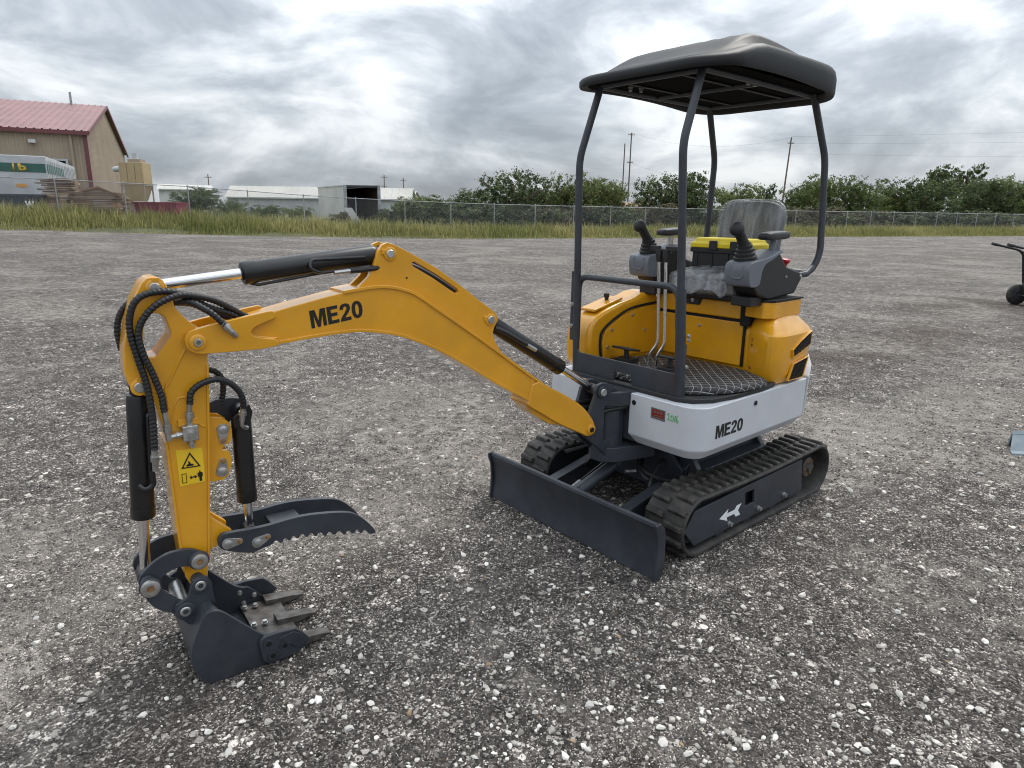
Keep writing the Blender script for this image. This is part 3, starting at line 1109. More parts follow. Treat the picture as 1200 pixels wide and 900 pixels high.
mb = MB().obox(p3(q, 6.2), p3(wdir * 0.22, 0), p3(gdir * 0.16, 0), (0, 0, 0.12))
mb.build('wall_lamp', 'white_siding', bld)
# dock door standing open: frame, and a black panel on the wall painting its shaded interior
q = A + wdir * 3.0
mb = MB().obox(p3(q - gdir * 0.09, 3.0), p3(wdir * 1.6, 0), p3(gdir * 0.03, 0), (0, 0, 1.9))
mb.build('doorway_shade', 'gap', bld)
mb = MB()
for sg in (-1, 1):
    mb.obox(p3(q + wdir * (1.68 * sg) - gdir * 0.13, 3.0), p3(wdir * 0.08, 0), p3(gdir * 0.05, 0), (0, 0, 1.9))
mb.obox(p3(q - gdir * 0.13, 4.97), p3(wdir * 1.76, 0), p3(gdir * 0.05, 0), (0, 0, 0.07))
mb.build('door_frame', 'grey_siding', bld)

# semi-trailer with a green band, backed to the dock
t0 = v2(site(-26.9, 40))
tdir = (v2(site(-31.9, 50.6)) - t0).normalized()
tside = Vector((tdir.y, -tdir.x))
if tside.dot(v2(site(-40, 40)) - t0) < 0:
    tside = -tside
trl = empty('semi_trailer', (t0.x, t0.y, 1.0))
tag(trl, 'silver semi trailer with a dark green band parked by the workshop', 'trailer')
TW, TL, Z0, Z1 = 2.6, 11.0, 2.02, 4.36
cen = t0 + tside * (TW / 2) + tdir * (TL / 2)
MB().obox(p3(cen, (Z0 + Z1) / 2), p3(tside * (TW / 2), 0), p3(tdir * (TL / 2), 0), (0, 0, (Z1 - Z0) / 2)).build('box_body', 'trailer_alu', trl, bevel=0.04)
mb = MB().obox(p3(t0 + tside * (TW / 2) - tdir * 0.012, 3.70), p3(tside * (TW / 2 - 0.06), 0), p3(tdir * 0.01, 0), (0, 0, 0.24))
mb.build('green_band', 'trailer_green', trl)
mb = MB().obox(p3(t0 - tside * 0.012 + tdir * 2.9, 3.70), p3(tside * 0.01, 0), p3(tdir * 2.8, 0), (0, 0, 0.24))
mb.build('green_band', 'trailer_green', trl)
lettering('fleet_mark', 'b', p3(t0 + tside * 1.36 - tdir * 0.03, 3.52), p3(-tside, 0), (0, 0, 1), 0.40, 0.4, 'trailer_yellow', trl, 0.05, 0.01)
lettering('fleet_mark', 'l', p3(t0 + tside * 1.62 - tdir * 0.03, 3.52), p3(-tside, 0), (0, 0, 1), 0.09, 0.4, 'trailer_yellow', trl, 0.05, 0.01)
mb = MB()
mb.loft([[p3(t0 + tside * (1.32 + 0.30 * math.cos(a_)) - tdir * dd, 2.72 + 0.11 * math.sin(a_)) for a_ in [2 * math.pi * i / 14 for i in range(14)]] for dd in (0.002, 0.022)])
mb.build('oval_badge', 'trailer_orange', trl)
mb = MB()
for i in range(18):
    mb.obox(p3(t0 - tside * 0.02 + tdir * (0.3 + i * 0.6), 3.1), p3(tside * 0.02, 0), p3(tdir * 0.03, 0), (0, 0, 1.05))
mb.build('side_posts', 'trailer_alu', trl)
MB().obox(p3(t0 + tside * (TW / 2) + tdir * 0.05, 1.95), p3(tside * (TW / 2), 0), p3(tdir * 0.06, 0), (0, 0, 0.1)).build('bumper', 'dark_paint', trl)
for sd in (0.25, TW - 0.25):
    for al in (1.6, 2.8):
        c_ = t0 + tside * sd + tdir * al
        wz = terr(c_) + 0.48
        mb = MB().lathe(p3(c_ - tside * 0.14, wz), p3(tside, 0), [(0, 0.30), (0.02, 0.46), (0.06, 0.49), (0.22, 0.49), (0.26, 0.46), (0.28, 0.30)], 18)
        mb.build('wheel', 'rubber', trl)
MB().obox(p3(cen + tdir * 0.2, 1.86), p3(tside * 0.5, 0), p3(tdir * 5.2, 0), (0, 0, 0.14)).build('chassis', 'dark_paint', trl)
MB().obox(p3(cen + tdir * 3.4, (terr(cen) + 1.8) / 2), p3(tside * 0.9, 0), p3(tdir * 0.08, 0), (0, 0, (1.8 - terr(cen)) / 2)).build('landing_gear', 'dark_paint', trl)

# blue waste skip in front of the trailer
sk = site(-24.9, 37.1)
skip = empty('waste_skip', (sk.x, sk.y, terr(sk)))
tag(skip, 'low dark blue waste skip in the grass below the silver trailer', 'skip')
rb = Vector((G_R.x, G_R.y, 0))
fb = Vector((G_F.x, G_F.y, 0))


def taper_box(mb, c, hx0, hy0, z0, hx1, hy1, z1):
    mb.loft([[c + rb * sx * hx0 + fb * sy * hy0 + Vector((0, 0, z0)) for sx, sy in ((-1, -1), (1, -1), (1, 1), (-1, 1))],
             [c + rb * sx * hx1 + fb * sy * hy1 + Vector((0, 0, z1)) for sx, sy in ((-1, -1), (1, -1), (1, 1), (-1, 1))]])
    return mb


sk0 = Vector((sk.x, sk.y, 0))
zb = terr(sk)
taper_box(MB(), sk0 - rb * 1.6, 1.1, 0.7, zb, 1.45, 0.9, zb + 1.0).build('skip_body', 'dumpster_blue', skip, bevel=0.02)
mb = MB()
taper_box(mb, sk0 - rb * 1.6, 1.5, 0.95, zb + 1.003, 1.5, 0.95, zb + 1.09)
mb.build('rim', 'dumpster_blue', skip)
lettering('painted_mark', 'W', sk0 + fb * -0.86 - rb * 0.9 + Vector((0, 0, zb + 0.35)), rb, (0, 0.0, 1), 0.5, 0.4, 'white_print', skip, 0.05, 0.01)

# stacks of boards
for nm, x0, x1, ah, rows, lab in (('lumber_stack', -25.4, -23.75, 37.4, 18, 'tall leaning stack of weathered boards beside the silver trailer'),
                                  ('lumber_stack', -23.65, -20.9, 36.9, 12, 'low stack of weathered boards in front of the tan shed')):
    base = site((x0 + x1) / 2, ah)
    st = empty(nm, (base.x, base.y, terr(base)))
    tag(st, lab, 'lumber', 'board stacks behind the fence')
    z = terr(base) + 0.02
    for r_ in range(rows):
        for c_ in range(3):
            w = (x1 - x0) * random.uniform(0.40, 0.52)
            cx = random.uniform(-0.2, 0.2)
            c3 = Vector((base.x, base.y, z + 0.05)) + rb * cx + fb * (c_ - 1) * 0.36 + fb * random.uniform(-0.05, 0.05)
            MB().obox(c3, rb * w + fb * random.uniform(-0.04, 0.04), fb * 0.15, (0, 0, random.uniform(0.028, 0.045))).build('board', random.choice(('lumber', 'lumber', 'lumber_pale', 'lumber_dark')), st)
        z += 0.108

# little tan shed
sh = site(-22.9, 38.6)
shed = empty('garden_shed', (sh.x, sh.y, terr(sh)))
tag(shed, 'small tan shed with a dark sloping roof beside the board stacks', 'shed')
zg = terr(sh) - 0.1


sb = math.atan2(-22.9, 38.6)
s_r = rb * math.cos(sb) - fb * math.sin(sb)
s_f = fb * math.cos(sb) + rb * math.sin(sb)


def shed_frame(a, t, b):
    return Vector((sh.x, sh.y, b)) + s_r * (a + 22.9) * 0.92 + s_f * t


plate('wall', [(-24.6, zg), (-21.2, zg), (-21.2, 1.72), (-23.25, 2.62), (-24.6, 2.22)], 0, 2.2, shed_frame, 'tan_siding', shed, bevel=0)
plate('roof', [(-21.0, 1.64), (-20.97, 1.72), (-23.25, 2.73), (-24.78, 2.27), (-24.75, 2.18), (-23.25, 2.63)], -0.15, 2.4, shed_frame, 'brown_roof', shed, bevel=0)
plate('door', [(-23.6, zg + 0.1), (-22.7, zg + 0.1), (-22.7, 1.95), (-23.6, 1.95)], -0.03, -0.005, shed_frame, 'white_siding', shed, bevel=0)

# dust collector
dc = site(-25.6, 46)
col_ = empty('dust_collector', (dc.x, dc.y, terr(dc)))
tag(col_, 'tan dust collector hopper on legs beside the gable of the workshop', 'dust collector')
c0 = Vector((dc.x, dc.y, 0)) + rb * 0.5
for i in range(3):
    cc_ = c0 + rb * (-0.52 + 0.52 * i)
    taper_box(MB(), cc_, 0.25, 0.55, 3.06, 0.25, 0.55, 4.45).build('filter_panel', 'collector_tan', col_, bevel=0.02)
taper_box(MB(), c0, 0.80, 0.58, 3.0, 0.80, 0.58, 3.06).build('seam_band', 'tan_siding', col_)
taper_box(MB(), c0, 0.42, 0.34, 2.0, 0.77, 0.55, 3.0).build('hopper', 'collector_tan', col_)
for sx in (-1, 1):
    for sy in (-1, 1):
        p = c0 + rb * 0.74 * sx + fb * 0.52 * sy
        MB().cyl(p + Vector((0, 0, terr(p) - 0.1)), p + Vector((0, 0, 3.0)), 0.05, n=8).build('leg', 'tan_siding', col_)
taper_box(MB(), c0 + rb * 0.15, 0.42, 0.3, 4.45, 0.42, 0.3, 4.66).build('fan_base', 'tan_siding', col_)
MB().cyl(c0 + rb * 0.1 + Vector((0, 0, 4.66)), c0 + rb * 0.1 + Vector((0, 0, 5.05)), 0.18, n=14).build('fan_motor', 'grey_siding', col_)
MB().tube([c0 + rb * -2.2 + fb * 1.5 + Vector((0, 0, 4.1)), c0 + rb * -0.76 + Vector((0, 0, 4.1))], 0.18, n=12).build('duct', 'grey_siding', col_)

# red dumpster
rd = site(-19.7, 38.5)
dmp = empty('red_dumpster', (rd.x, rd.y, terr(rd)))
tag(dmp, 'dark red open dumpster sunk in the grass under the dust collector', 'dumpster')
c0 = Vector((rd.x, rd.y, 0))
zb = terr(rd)
taper_box(MB(), c0, 1.12, 0.8, zb, 1.14, 0.82, 1.84).build('dumpster_body', 'dumpster_red', dmp, bevel=0.02)
for i in range(5):
    MB().obox(c0 + rb * (-1.0 + i * 0.5) - fb * 0.86 + Vector((0, 0, (zb + 1.8) / 2)), rb * 0.05, fb * 0.04, (0, 0, (1.8 - zb) / 2 - 0.02)).build('rib', 'dumpster_red', dmp)
mb = MB()
taper_box(mb, c0, 1.18, 0.88, 1.843, 1.18, 0.88, 1.91)
mb.build('rim', 'dumpster_red', dmp, bevel=0.01)

# white box body with its rear open
b0 = v2(site(-9.1, 46.2))
b1 = v2(site(-11.35, 46.2))
bdir = (v2(site(-14.7, 51.6)) - b1).normalized()
bx = empty('box_container', (b0.x, b0.y, terr(b0)))
tag(bx, 'white ribbed box container with its dark open end towards the yard', 'container')
zf, zt_ = terr(b0) + 0.35, 3.2
ex = (b0 - b1)
mb = MB()
wall_panel(mb, b1, b1 + bdir * 6.2, zf, zt_, zf, zt_, 0.5, 0.04, -ex.normalized())
mb.build('side_wall', 'white_siding', bx, smooth=0, recalc=False)
mb = MB()
wall_panel(mb, b0, b0 + bdir * 6.2, zf, zt_, zf, zt_, 0.5, 0.04, ex.normalized())
mb.build('side_wall', 'white_siding', bx, smooth=0, recalc=False)
en = ex.normalized()
mid = (b0 + b1) / 2 + bdir * 3.1
MB().obox(p3(mid, zt_ + 0.04), p3(ex / 2 + en * 0.05, 0), p3(bdir * 3.15, 0), (0, 0, 0.035)).build('top_panel', 'white_siding', bx)
MB().obox(p3(mid, zf - 0.05), p3(ex / 2, 0), p3(bdir * 3.1, 0), (0, 0, 0.04)).build('floor_panel', 'lumber', bx)
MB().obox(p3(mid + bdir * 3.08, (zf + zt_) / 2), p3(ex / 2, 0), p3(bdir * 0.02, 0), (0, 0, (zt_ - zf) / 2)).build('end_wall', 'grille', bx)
for q in (b0, b1):
    MB().obox(p3(q - bdir * 0.04, (zf + zt_) / 2), p3(en * 0.09, 0), p3(bdir * 0.05, 0), (0, 0, (zt_ - zf) / 2 + 0.07)).build('corner_post', 'galvanised', bx)
MB().obox(p3((b0 + b1) / 2 - bdir * 0.04, zt_ - 0.02), p3(ex / 2 - en * 0.1, 0), p3(bdir * 0.05, 0), (0, 0, 0.07)).build('header', 'dark_paint', bx)
for q in (b0, b1, b0 + bdir * 6, b1 + bdir * 6):
    MB().obox(p3(q - en * 0.1, (terr(q) + zf) / 2 - 0.1), p3(en * 0.12, 0), p3(bdir * 0.12, 0), (0, 0, 0.3)).build('support_block', 'lumber', bx)
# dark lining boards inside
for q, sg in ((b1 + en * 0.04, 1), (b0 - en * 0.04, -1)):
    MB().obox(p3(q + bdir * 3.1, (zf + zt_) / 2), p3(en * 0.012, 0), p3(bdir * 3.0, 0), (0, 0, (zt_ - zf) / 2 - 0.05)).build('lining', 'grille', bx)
MB().obox(p3(b1 + en * 0.45 - bdir * 0.1, 1.25), p3(en * 0.28, 0), p3(bdir * 0.03, 0), Vector((en.x * -0.35, en.y * -0.35, 0.55))).build('loose_plank', 'white_siding', bx)


# long low sheds far behind
def long_shed(name, label, xl, xr, ahead, z_eave, z_ridge, depth, wall_m, roof_m, skew=0.0):
    a, b = v2(site(xl, ahead)), v2(site(xr, ahead + skew))
    e = empty(name, (a.x, a.y, 0))
    tag(e, label, 'building')
    d = (b - a).normalized()
    n = Vector((-d.y, d.x))
    if n.dot(Vector((G_F.x, G_F.y))) < 0:
        n = -n
    mb = MB()
    wall_panel(mb, a, b, 0, z_eave, 0, z_eave, 1.0, 0.06, -n)
    wall_panel(mb, b, b + n * depth / 2, 0, z_eave, 0, z_ridge, 1.0, 0.06, d)
    wall_panel(mb, b + n * depth / 2, b + n * depth, 0, z_ridge, 0, z_eave, 1.0, 0.06, d)
    wall_panel(mb, a, a + n * depth / 2, 0, z_eave, 0, z_ridge, 1.0, 0.06, -d)
    wall_panel(mb, a + n * depth / 2, a + n * depth, 0, z_ridge, 0, z_eave, 1.0, 0.06, -d)
    mb.build('wall', wall_m, e, smooth=0, recalc=False)
    for s0, s1 in ((-0.3, depth / 2), (depth + 0.3, depth / 2)):
        mb = MB()
        k = int((b - a).length / 0.9)
        q0, q1 = a - d * 0.3, b + d * 0.3
        for i in range(k):
            u0, u1 = q0 + (q1 - q0) * (i / k), q0 + (q1 - q0) * ((i + 0.86) / k)
            mb.add([p3(u0 + n * s0, z_eave + 0.05), p3(u1 + n * s0, z_eave + 0.05), p3(u1 + n * s1, z_ridge + 0.05), p3(u0 + n * s1, z_ridge + 0.05)], [(0, 1, 2, 3)])
            w0 = q0 + (q1 - q0) * ((i + 1) / k)
            um = (u1 + w0) / 2
            mb.add([p3(u1 + n * s0, z_eave + 0.05), p3(um + n * s0, z_eave + 0.13), p3(w0 + n * s0, z_eave + 0.05), p3(u1 + n * s1, z_ridge + 0.05), p3(um + n * s1, z_ridge + 0.13), p3(w0 + n * s1, z_ridge + 0.05)], [(0, 1, 4, 3), (1, 2, 5, 4)])
        mb.build('roof_slope', roof_m, e, smooth=0, recalc=False)
    MB().obox(p3((a + b) / 2 - n * 0.32, z_eave + 0.02), p3((b - a) / 2, 0), p3(n * 0.05, 0), (0, 0, 0.09)).build('gutter', 'grey_siding', e)
    return e


long_shed('long_warehouse', 'long pale grey warehouse left of the white box container', -40.0, -14.6, 96, 3.15, 4.75, 4, 'grey_siding', 'cream_roof')
long_shed('warehouse', 'pale ribbed warehouse end showing right of the dust collector', -52.0, -45.6, 101, 4.2, 5.1, 12, 'white_siding', 'cream_roof', 3)
long_shed('warehouse', 'pale warehouse gable showing right of the white box container', -21.8, -17.0, 112, 3.5, 4.9, 12, 'white_siding', 'cream_roof')
long_shed('brown_shed', 'brown low shed seen between the trees behind the front posts', 14.2, 18.6, 92, 2.3, 3.3, 8, 'brown_roof', 'brown_roof')


# ------------------------------------------------------------------ utility poles and wires
def pole(right, ahead, z1, label, arms=(0.5,), lean=0.0, r=0.11, transformer=False):
    b = site(right, ahead)
    e = empty('utility_pole', (b.x, b.y, 0))
    tag(e, label, 'utility pole', 'utility poles beyond the yard')
    top = Vector((b.x, b.y, z1)) + rb * lean
    MB().cyl(Vector((b.x, b.y, -0.3)), top, r, r * 0.7, n=8).build('shaft', 'pole_wood', e)
    for dz_ in arms:
        c = top - Vector((0, 0, dz_))
        MB().obox(c, rb * 0.5 + fb * 0.15, fb * 0.045, (0, 0, 0.045)).build('crossarm', 'pole_wood', e)
        for s_ in (-1, -0.4, 0.4, 1):
            MB().cyl(c + rb * 0.46 * s_, c + rb * 0.46 * s_ + Vector((0, 0, 0.22)), 0.05, n=6).build('insulator', 'white_siding', e)
    return top


q1_ = pole(-48.6, 110, 6.9, 'short utility pole just right of the dust collector')
q2_ = pole(-22.6, 120, 7.7, 'utility pole above the dark end of the white container', (0.4, 1.9))
q3_ = pole(-20.9, 130, 7.7, 'utility pole above the warehouse gable, right of a similar pole')
q4_ = pole(18.6, 120, 13.4, 'tall utility pole between the front canopy posts, left of a taller twin', (), r=0.13)
q5_ = pole(18.0, 110, 14.0, 'tallest utility pole, between the front canopy posts', (0.3, 4.4), r=0.13)
q6_ = pole(38.6, 100, 12.6, 'leaning tall utility pole above the seat back', (0.8,), lean=0.4, r=0.14)
q7_ = pole(57.3, 110, 7.6, 'short utility pole among the trees right of the rear canopy post', (), r=0.15)
q8_ = pole(38.0, 120, 7.2, 'small utility pole left of the seat back', (), r=0.13)


def wire(name, label, a, b, sag, n=14):
    pts = []
    for i in range(n + 1):
        t = i / n
        p = a.lerp(b, t)
        p.z -= sag * 4 * t * (1 - t)
        pts.append(p)
    tag(MB().tube(pts, 0.009, n=4).build(name, 'wire', None, smooth=0), label, 'wire', 'power lines')


far = site(150, 95, 14.5)
wire('power_line', 'upper power line running right from the leaning pole', q6_ + Vector((0, 0, 0.1)), far + Vector((0, 0, 3.5)), 0.8)
wire('power_line', 'middle power line running right from the leaning pole', q6_ + Vector((0, 0, -0.8)), far + Vector((0, 0, 1.2)), 0.8)
wire('power_line', 'lower power line running right from the leaning pole', q6_ + Vector((0, 0, -2.2)), far + Vector((0, 0, -2.0)), 0.8)
wire('power_line', 'power line between the tallest pole and the leaning pole', q5_, q6_ + Vector((0, 0, 0.0)), 1.6)
wire('power_line', 'low power line from the tallest pole to the small pole', q5_ + Vector((0, 0, -4.4)), q8_, 0.8)

# ------------------------------------------------------------------ trees and shrubs


def foliage_mesh(name, seed, n_leaf, lobes, leaf, col, twig=0.0):
    """leaves spread through lobes (x, y, z, rx, ry, rz) of a unit crown; denser near the lobe skins"""
    g = np.random.default_rng(seed)
    lob = np.array(lobes)
    vol = lob[:, 3] * lob[:, 4] * lob[:, 5]
    pick = g.choice(len(lob), n_leaf, p=vol / vol.sum())
    d = g.normal(0, 1, (n_leaf, 3))
    d /= np.linalg.norm(d, axis=1)[:, None]
    r = g.random(n_leaf) ** 0.42
    # ragged edge
    rag = 1 + 0.22 * np.sin(d[:, 0] * 7 + seed) * np.sin(d[:, 1] * 6 + 1) + 0.18 * np.sin(d[:, 2] * 9 + seed * 2) + g.normal(0, 0.10, n_leaf)
    P = lob[pick, :3] + d * (r * rag)[:, None] * lob[pick, 3:]
    # sprigs: pull leaves to sprig centres so that gaps open between them
    ns = max(8, n_leaf // 45)
    cen = P[g.choice(n_leaf, ns)]
    near = g.integers(0, ns, n_leaf)
    dist = np.full(n_leaf, 1e9)
    for k in range(0, ns):
        dd = ((P - cen[k]) ** 2).sum(1)
        m2 = dd < dist
        dist[m2] = dd[m2]
        near[m2] = k
    P = P + (cen[near] - P) * 0.38
    a = g.normal(0, 1, (n_leaf, 3))
    a /= np.linalg.norm(a, axis=1)[:, None]
    b = np.cross(a, g.normal(0, 1, (n_leaf, 3)))
    b /= np.linalg.norm(b, axis=1)[:, None]
    sz = leaf * g.uniform(0.6, 1.4, (n_leaf, 1))
    V = np.stack([P - a * sz, P + b * sz * 0.5, P + a * sz, P - b * sz * 0.5], 1).reshape(-1, 3)
    F4 = (np.arange(n_leaf) * 4)[:, None] + np.arange(4)[None]
    me = bpy.data.meshes.new(name)
    me.vertices.add(len(V))
    me.vertices.foreach_set('co', V.ravel().astype(np.float32))
    me.loops.add(F4.size)
    me.loops.foreach_set('vertex_index', F4.ravel().astype(np.int32))
    me.polygons.add(n_leaf)
    me.polygons.foreach_set('loop_start', np.arange(0, F4.size, 4, dtype=np.int32))
    me.polygons.foreach_set('loop_total', np.full(n_leaf, 4, np.int32))
    me.update(calc_edges=True)
    tone = g.uniform(0.6, 1.5, (ns, 1))[near] * g.uniform(0.75, 1.25, (n_leaf, 1))
    c = np.array([col]) * tone
    c[:, 0] *= g.uniform(0.8, 1.35, n_leaf)
    c = np.repeat(np.concatenate([c, np.ones((n_leaf, 1))], 1), 4, 0)
    at = me.color_attributes.new('Col', 'FLOAT_COLOR', 'POINT')
    at.data.foreach_set('color', c.ravel().astype(np.float32))
    me.materials.append(MAT['leaves'])
    return me


def rand_lobes(seed, n, spread=0.55, tall=0.5, low=0.2):
    g = np.random.default_rng(seed)
    out = [(0, 0, 0.52, 0.55, 0.55, 0.42)]
    for i in range(n):
        a = g.uniform(0, 6.283)
        rr = spread * g.random() ** 0.5
        s = g.uniform(0.16, 0.34)
        out.append((rr * math.cos(a), rr * math.sin(a), low + g.random() * (0.95 - low), s, s, s * g.uniform(0.7, 1.2)))
    return out


GREENS = [(0.105, 0.145, 0.045), (0.078, 0.112, 0.040), (0.130, 0.165, 0.055), (0.095, 0.128, 0.055)]
CROWN = [foliage_mesh('crown', 100 + i, 14000, rand_lobes(i + 1, 14), 0.0205, GREENS[i % 4]) for i in range(6)]
OPEN_CROWN = [foliage_mesh('crown', 200 + i, 5000, [(0.0, 0, 0.72, 0.3, 0.3, 0.22), (-0.35, 0.1, 0.62, 0.24, 0.24, 0.16), (0.34, -0.1, 0.6, 0.24, 0.24, 0.17), (0.12, 0.2, 0.88, 0.2, 0.2, 0.13), (-0.2, -0.2, 0.86, 0.17, 0.17, 0.1), (0.1, 0, 0.4, 0.3, 0.3, 0.2)], 0.024, GREENS[1]) for i in range(2)]
BUSH = [foliage_mesh('crown', 300 + i, 7000, rand_lobes(30 + i, 12, 0.75, 0.4, 0.05), 0.034, [(0.075, 0.10, 0.042), (0.062, 0.080, 0.040), (0.105, 0.105, 0.058)][i]) for i in range(3)]


def trunk_mesh(seed, limbs):
    g = random.Random(seed)
    mb = MB()
    mb.tube([(0, 0, -0.05), (0.01, 0.01, 0.25), (-0.01, 0.02, 0.5), (0.0, 0, 0.8)], 0.028, n=6)
    for i in range(limbs):
        a = g.uniform(0, 6.28)
        z = g.uniform(0.12, 0.45)
        r_ = g.uniform(0.25, 0.55)
        pts = [Vector((0, 0, z)), Vector((0.4 * r_ * math.cos(a), 0.4 * r_ * math.sin(a), z + 0.16)), Vector((r_ * math.cos(a), r_ * math.sin(a), z + g.uniform(0.3, 0.45)))]
        mb.tube(pts, 0.013, n=5)
    me = bpy.data.meshes.new('trunk')
    me.from_pydata(mb.v, [], mb.f)
    me.update()
    me.shade_smooth()
    me.materials.append(MAT['bark'])
    return me


TRUNK = [trunk_mesh(i, 7) for i in range(3)]


def tree(name, right, ahead, h, w, label, cat='tree', group='trees and bushes beyond the fence', crowns=None, sink=0.0):
    b = site(right, ahead)
    zg_ = terr(b) - 0.05
    e = empty(name, (b.x, b.y, zg_))
    tag(e, label, cat, group)
    rz = random.uniform(0, 6.28)
    for me_, nm in ((random.choice(TRUNK), 'trunk'), (random.choice(crowns or CROWN), 'crown')):
        o = bpy.data.objects.new(nm, me_)
        COL.objects.link(o)
        o.parent = e
        o.rotation_euler = (0, 0, rz)
        o.scale = (w / 1.5, w / 1.5, h - zg_)
        if nm == 'crown' and sink:
            o.location.z = -sink
    return e


def bearing_tree(px, py, ahead, wpx, label, **kw):
    """bearing (in 1200ths of the view) and apparent top give lateral place and height at that distance"""
    hy = 250 + 0.0154 * (px - 600)
    tree(kw.pop('name', 'bushy_tree'), (px - 600) * 0.001242 * ahead, ahead, 1.6 + (hy - py) * ahead / 831, 1.18 * wpx * ahead / 780, label, **kw)


bearing_tree(500, 231, 55, 62, 'low bushy tree nearest the white box container')
bearing_tree(545, 225, 55, 66, 'rounded bushy tree over the second stretch of fence right of the container')
bearing_tree(598, 206, 56, 92, 'tallest bushy tree in the gap between boom and canopy')
bearing_tree(640, 221, 58, 60, 'smaller bushy tree right of the tallest one, left of the front post')
bearing_tree(676, 207, 57, 66, 'upright bushy tree directly behind the right front canopy post')
bearing_tree(708, 214, 58, 56, 'bushy tree left of the pair of tall poles')
bearing_tree(770, 211, 60, 74, 'bushy tree right of the pair of tall poles')
bearing_tree(806, 210, 59, 58, 'bushy tree behind the left front canopy post')
bearing_tree(858, 219, 68, 62, 'round topped bushy tree left of the seat back')
bearing_tree(893, 216, 78, 36, 'thin small tree peeping over the seat back', name='slender_tree', crowns=OPEN_CROWN)
bearing_tree(932, 222, 78, 50, 'bushy tree between seat back and rear canopy post')
bearing_tree(952, 209, 80, 50, 'dark bushy tree directly behind the rear canopy post')
bearing_tree(992, 215, 80, 62, 'bushy tree just right of the rear canopy post')
bearing_tree(1030, 222, 84, 60, 'low bushy tree right of the short pole among the trees')
bearing_tree(1066, 215, 84, 82, 'broad light green bushy tree in front of the tall dark one')
bearing_tree(1088, 195, 94, 62, 'tall open crowned tree rising above the right hand tree line', name='tall_tree', crowns=OPEN_CROWN)
bearing_tree(1122, 194, 96, 60, 'tall dark tree, right one of the two rising above the tree line', name='tall_tree', crowns=OPEN_CROWN)
bearing_tree(1140, 216, 88, 70, 'dark bushy tree below the two tall trees')
bearing_tree(1172, 214, 88, 76, 'bushy tree left of the right picture edge')
bearing_tree(1212, 211, 88, 80, 'bushy tree cut by the right picture edge')
bearing_tree(1262, 212, 90, 80, 'bushy tree beyond the right edge of the yard view')
# left of the container
bearing_tree(232, 224, 44, 62, 'round leafy shrub beside the red dumpster', cat='shrub', name='leafy_shrub')
bearing_tree(268, 237, 46, 40, 'leafy shrub in front of the long pale warehouse', cat='shrub', name='leafy_shrub')
bearing_tree(308, 242, 46, 44, 'low shrub halfway between dumpster and white container', cat='shrub', name='leafy_shrub')
bearing_tree(345, 243, 45, 36, 'low shrub beside the white container wall', cat='shrub', name='leafy_shrub')
bearing_tree(392, 250, 44.5, 30, 'small weed bush at the left foot of the white container', cat='shrub', name='leafy_shrub', crowns=BUSH)
bearing_tree(446, 244, 46, 30, 'weed bush at the right foot of the white container', cat='shrub', name='leafy_shrub', crowns=BUSH)
bearing_tree(471, 233, 50, 34, 'shrub right of the white container below the warehouse gable', cat='shrub', name='leafy_shrub')
ORD = ('first second third fourth fifth sixth seventh eighth ninth tenth eleventh twelfth thirteenth fourteenth fifteenth sixteenth seventeenth eighteenth nineteenth twentieth '
       'twenty-first twenty-second twenty-third twenty-fourth twenty-fifth twenty-sixth twenty-seventh twenty-eighth').split()
for i in range(28):
    px = 490 + i * 27 + random.uniform(-6, 6)
    k_ah = np.interp(px, [500, 700, 950, 1250], [49, 53, 68, 80])
    hy = 250 + 0.0154 * (px - 600)
    bearing_tree(px, hy - random.uniform(7, 13), k_ah, 58, '%s low shrub behind the fence counting right from the white container' % ORD[i], cat='shrub', name='low_shrub', crowns=BUSH, group='low shrubs behind the fence')

# ------------------------------------------------------------------ profiles of the digging gear: (u along the boom, height)
FIN = [(1.384, 1.308), (1.324, 1.326), (1.282, 1.362), (1.257, 1.409), (1.243, 1.451), (1.237, 1.459), (1.222, 1.479), (1.199, 1.487), (1.167, 1.477), (1.081, 1.434), (0.991, 1.385), (0.886, 1.315), (0.798, 1.25), (0.735, 1.207), (0.702, 1.18), (0.695, 1.153), (0.714, 1.122), (0.721, 1.098), (0.704, 1.054), (0.673, 1.008), (0.797, 1.075), (0.909, 1.153), (1.014, 1.224), (1.114, 1.285), (1.228, 1.313), (1.338, 1.308)]
SLOT = [(1.101, 1.41), (1.089, 1.413), (0.992, 1.359), (0.897, 1.297), (0.891, 1.285), (0.903, 1.279), (0.929, 1.294), (1.012, 1.348), (1.097, 1.396)]
BEAM = [(1.736, 1.236), (1.641, 1.26), (1.389, 1.312), (1.307, 1.322), (1.234, 1.325), (1.168, 1.315), (1.1, 1.291), (1.021, 1.239), (0.916, 1.167), (0.805, 1.09), (0.7, 1.016), (0.6, 0.943), (0.496, 0.869), (0.401, 0.804), (0.445, 0.714), (0.539, 0.78), (0.686, 0.866), (0.805, 0.943), (0.971, 1.045), (1.095, 1.106), (1.192, 1.142), (1.313, 1.165), (1.403, 1.167), (1.502, 1.162), (1.631, 1.151), (1.743, 1.146)]
FOOT = [(0.509, 0.872), (0.387, 0.807), (0.294, 0.754), (0.204, 0.697), (0.133, 0.619), (0.112, 0.57), (0.113, 0.549), (0.136, 0.53), (0.168, 0.532), (0.197, 0.549), (0.353, 0.629), (0.455, 0.697), (0.545, 0.751), (0.532, 0.768)]
FORK = [(1.639, 1.136), (1.878, 1.139), (1.9, 1.142), (1.919, 1.151), (1.931, 1.169), (1.933, 1.189), (1.929, 1.205), (1.913, 1.223), (1.673, 1.265), (1.645, 1.266), (1.639, 1.24), (1.675, 1.23), (1.717, 1.214), (1.728, 1.198), (1.719, 1.183), (1.68, 1.173), (1.637, 1.166)]
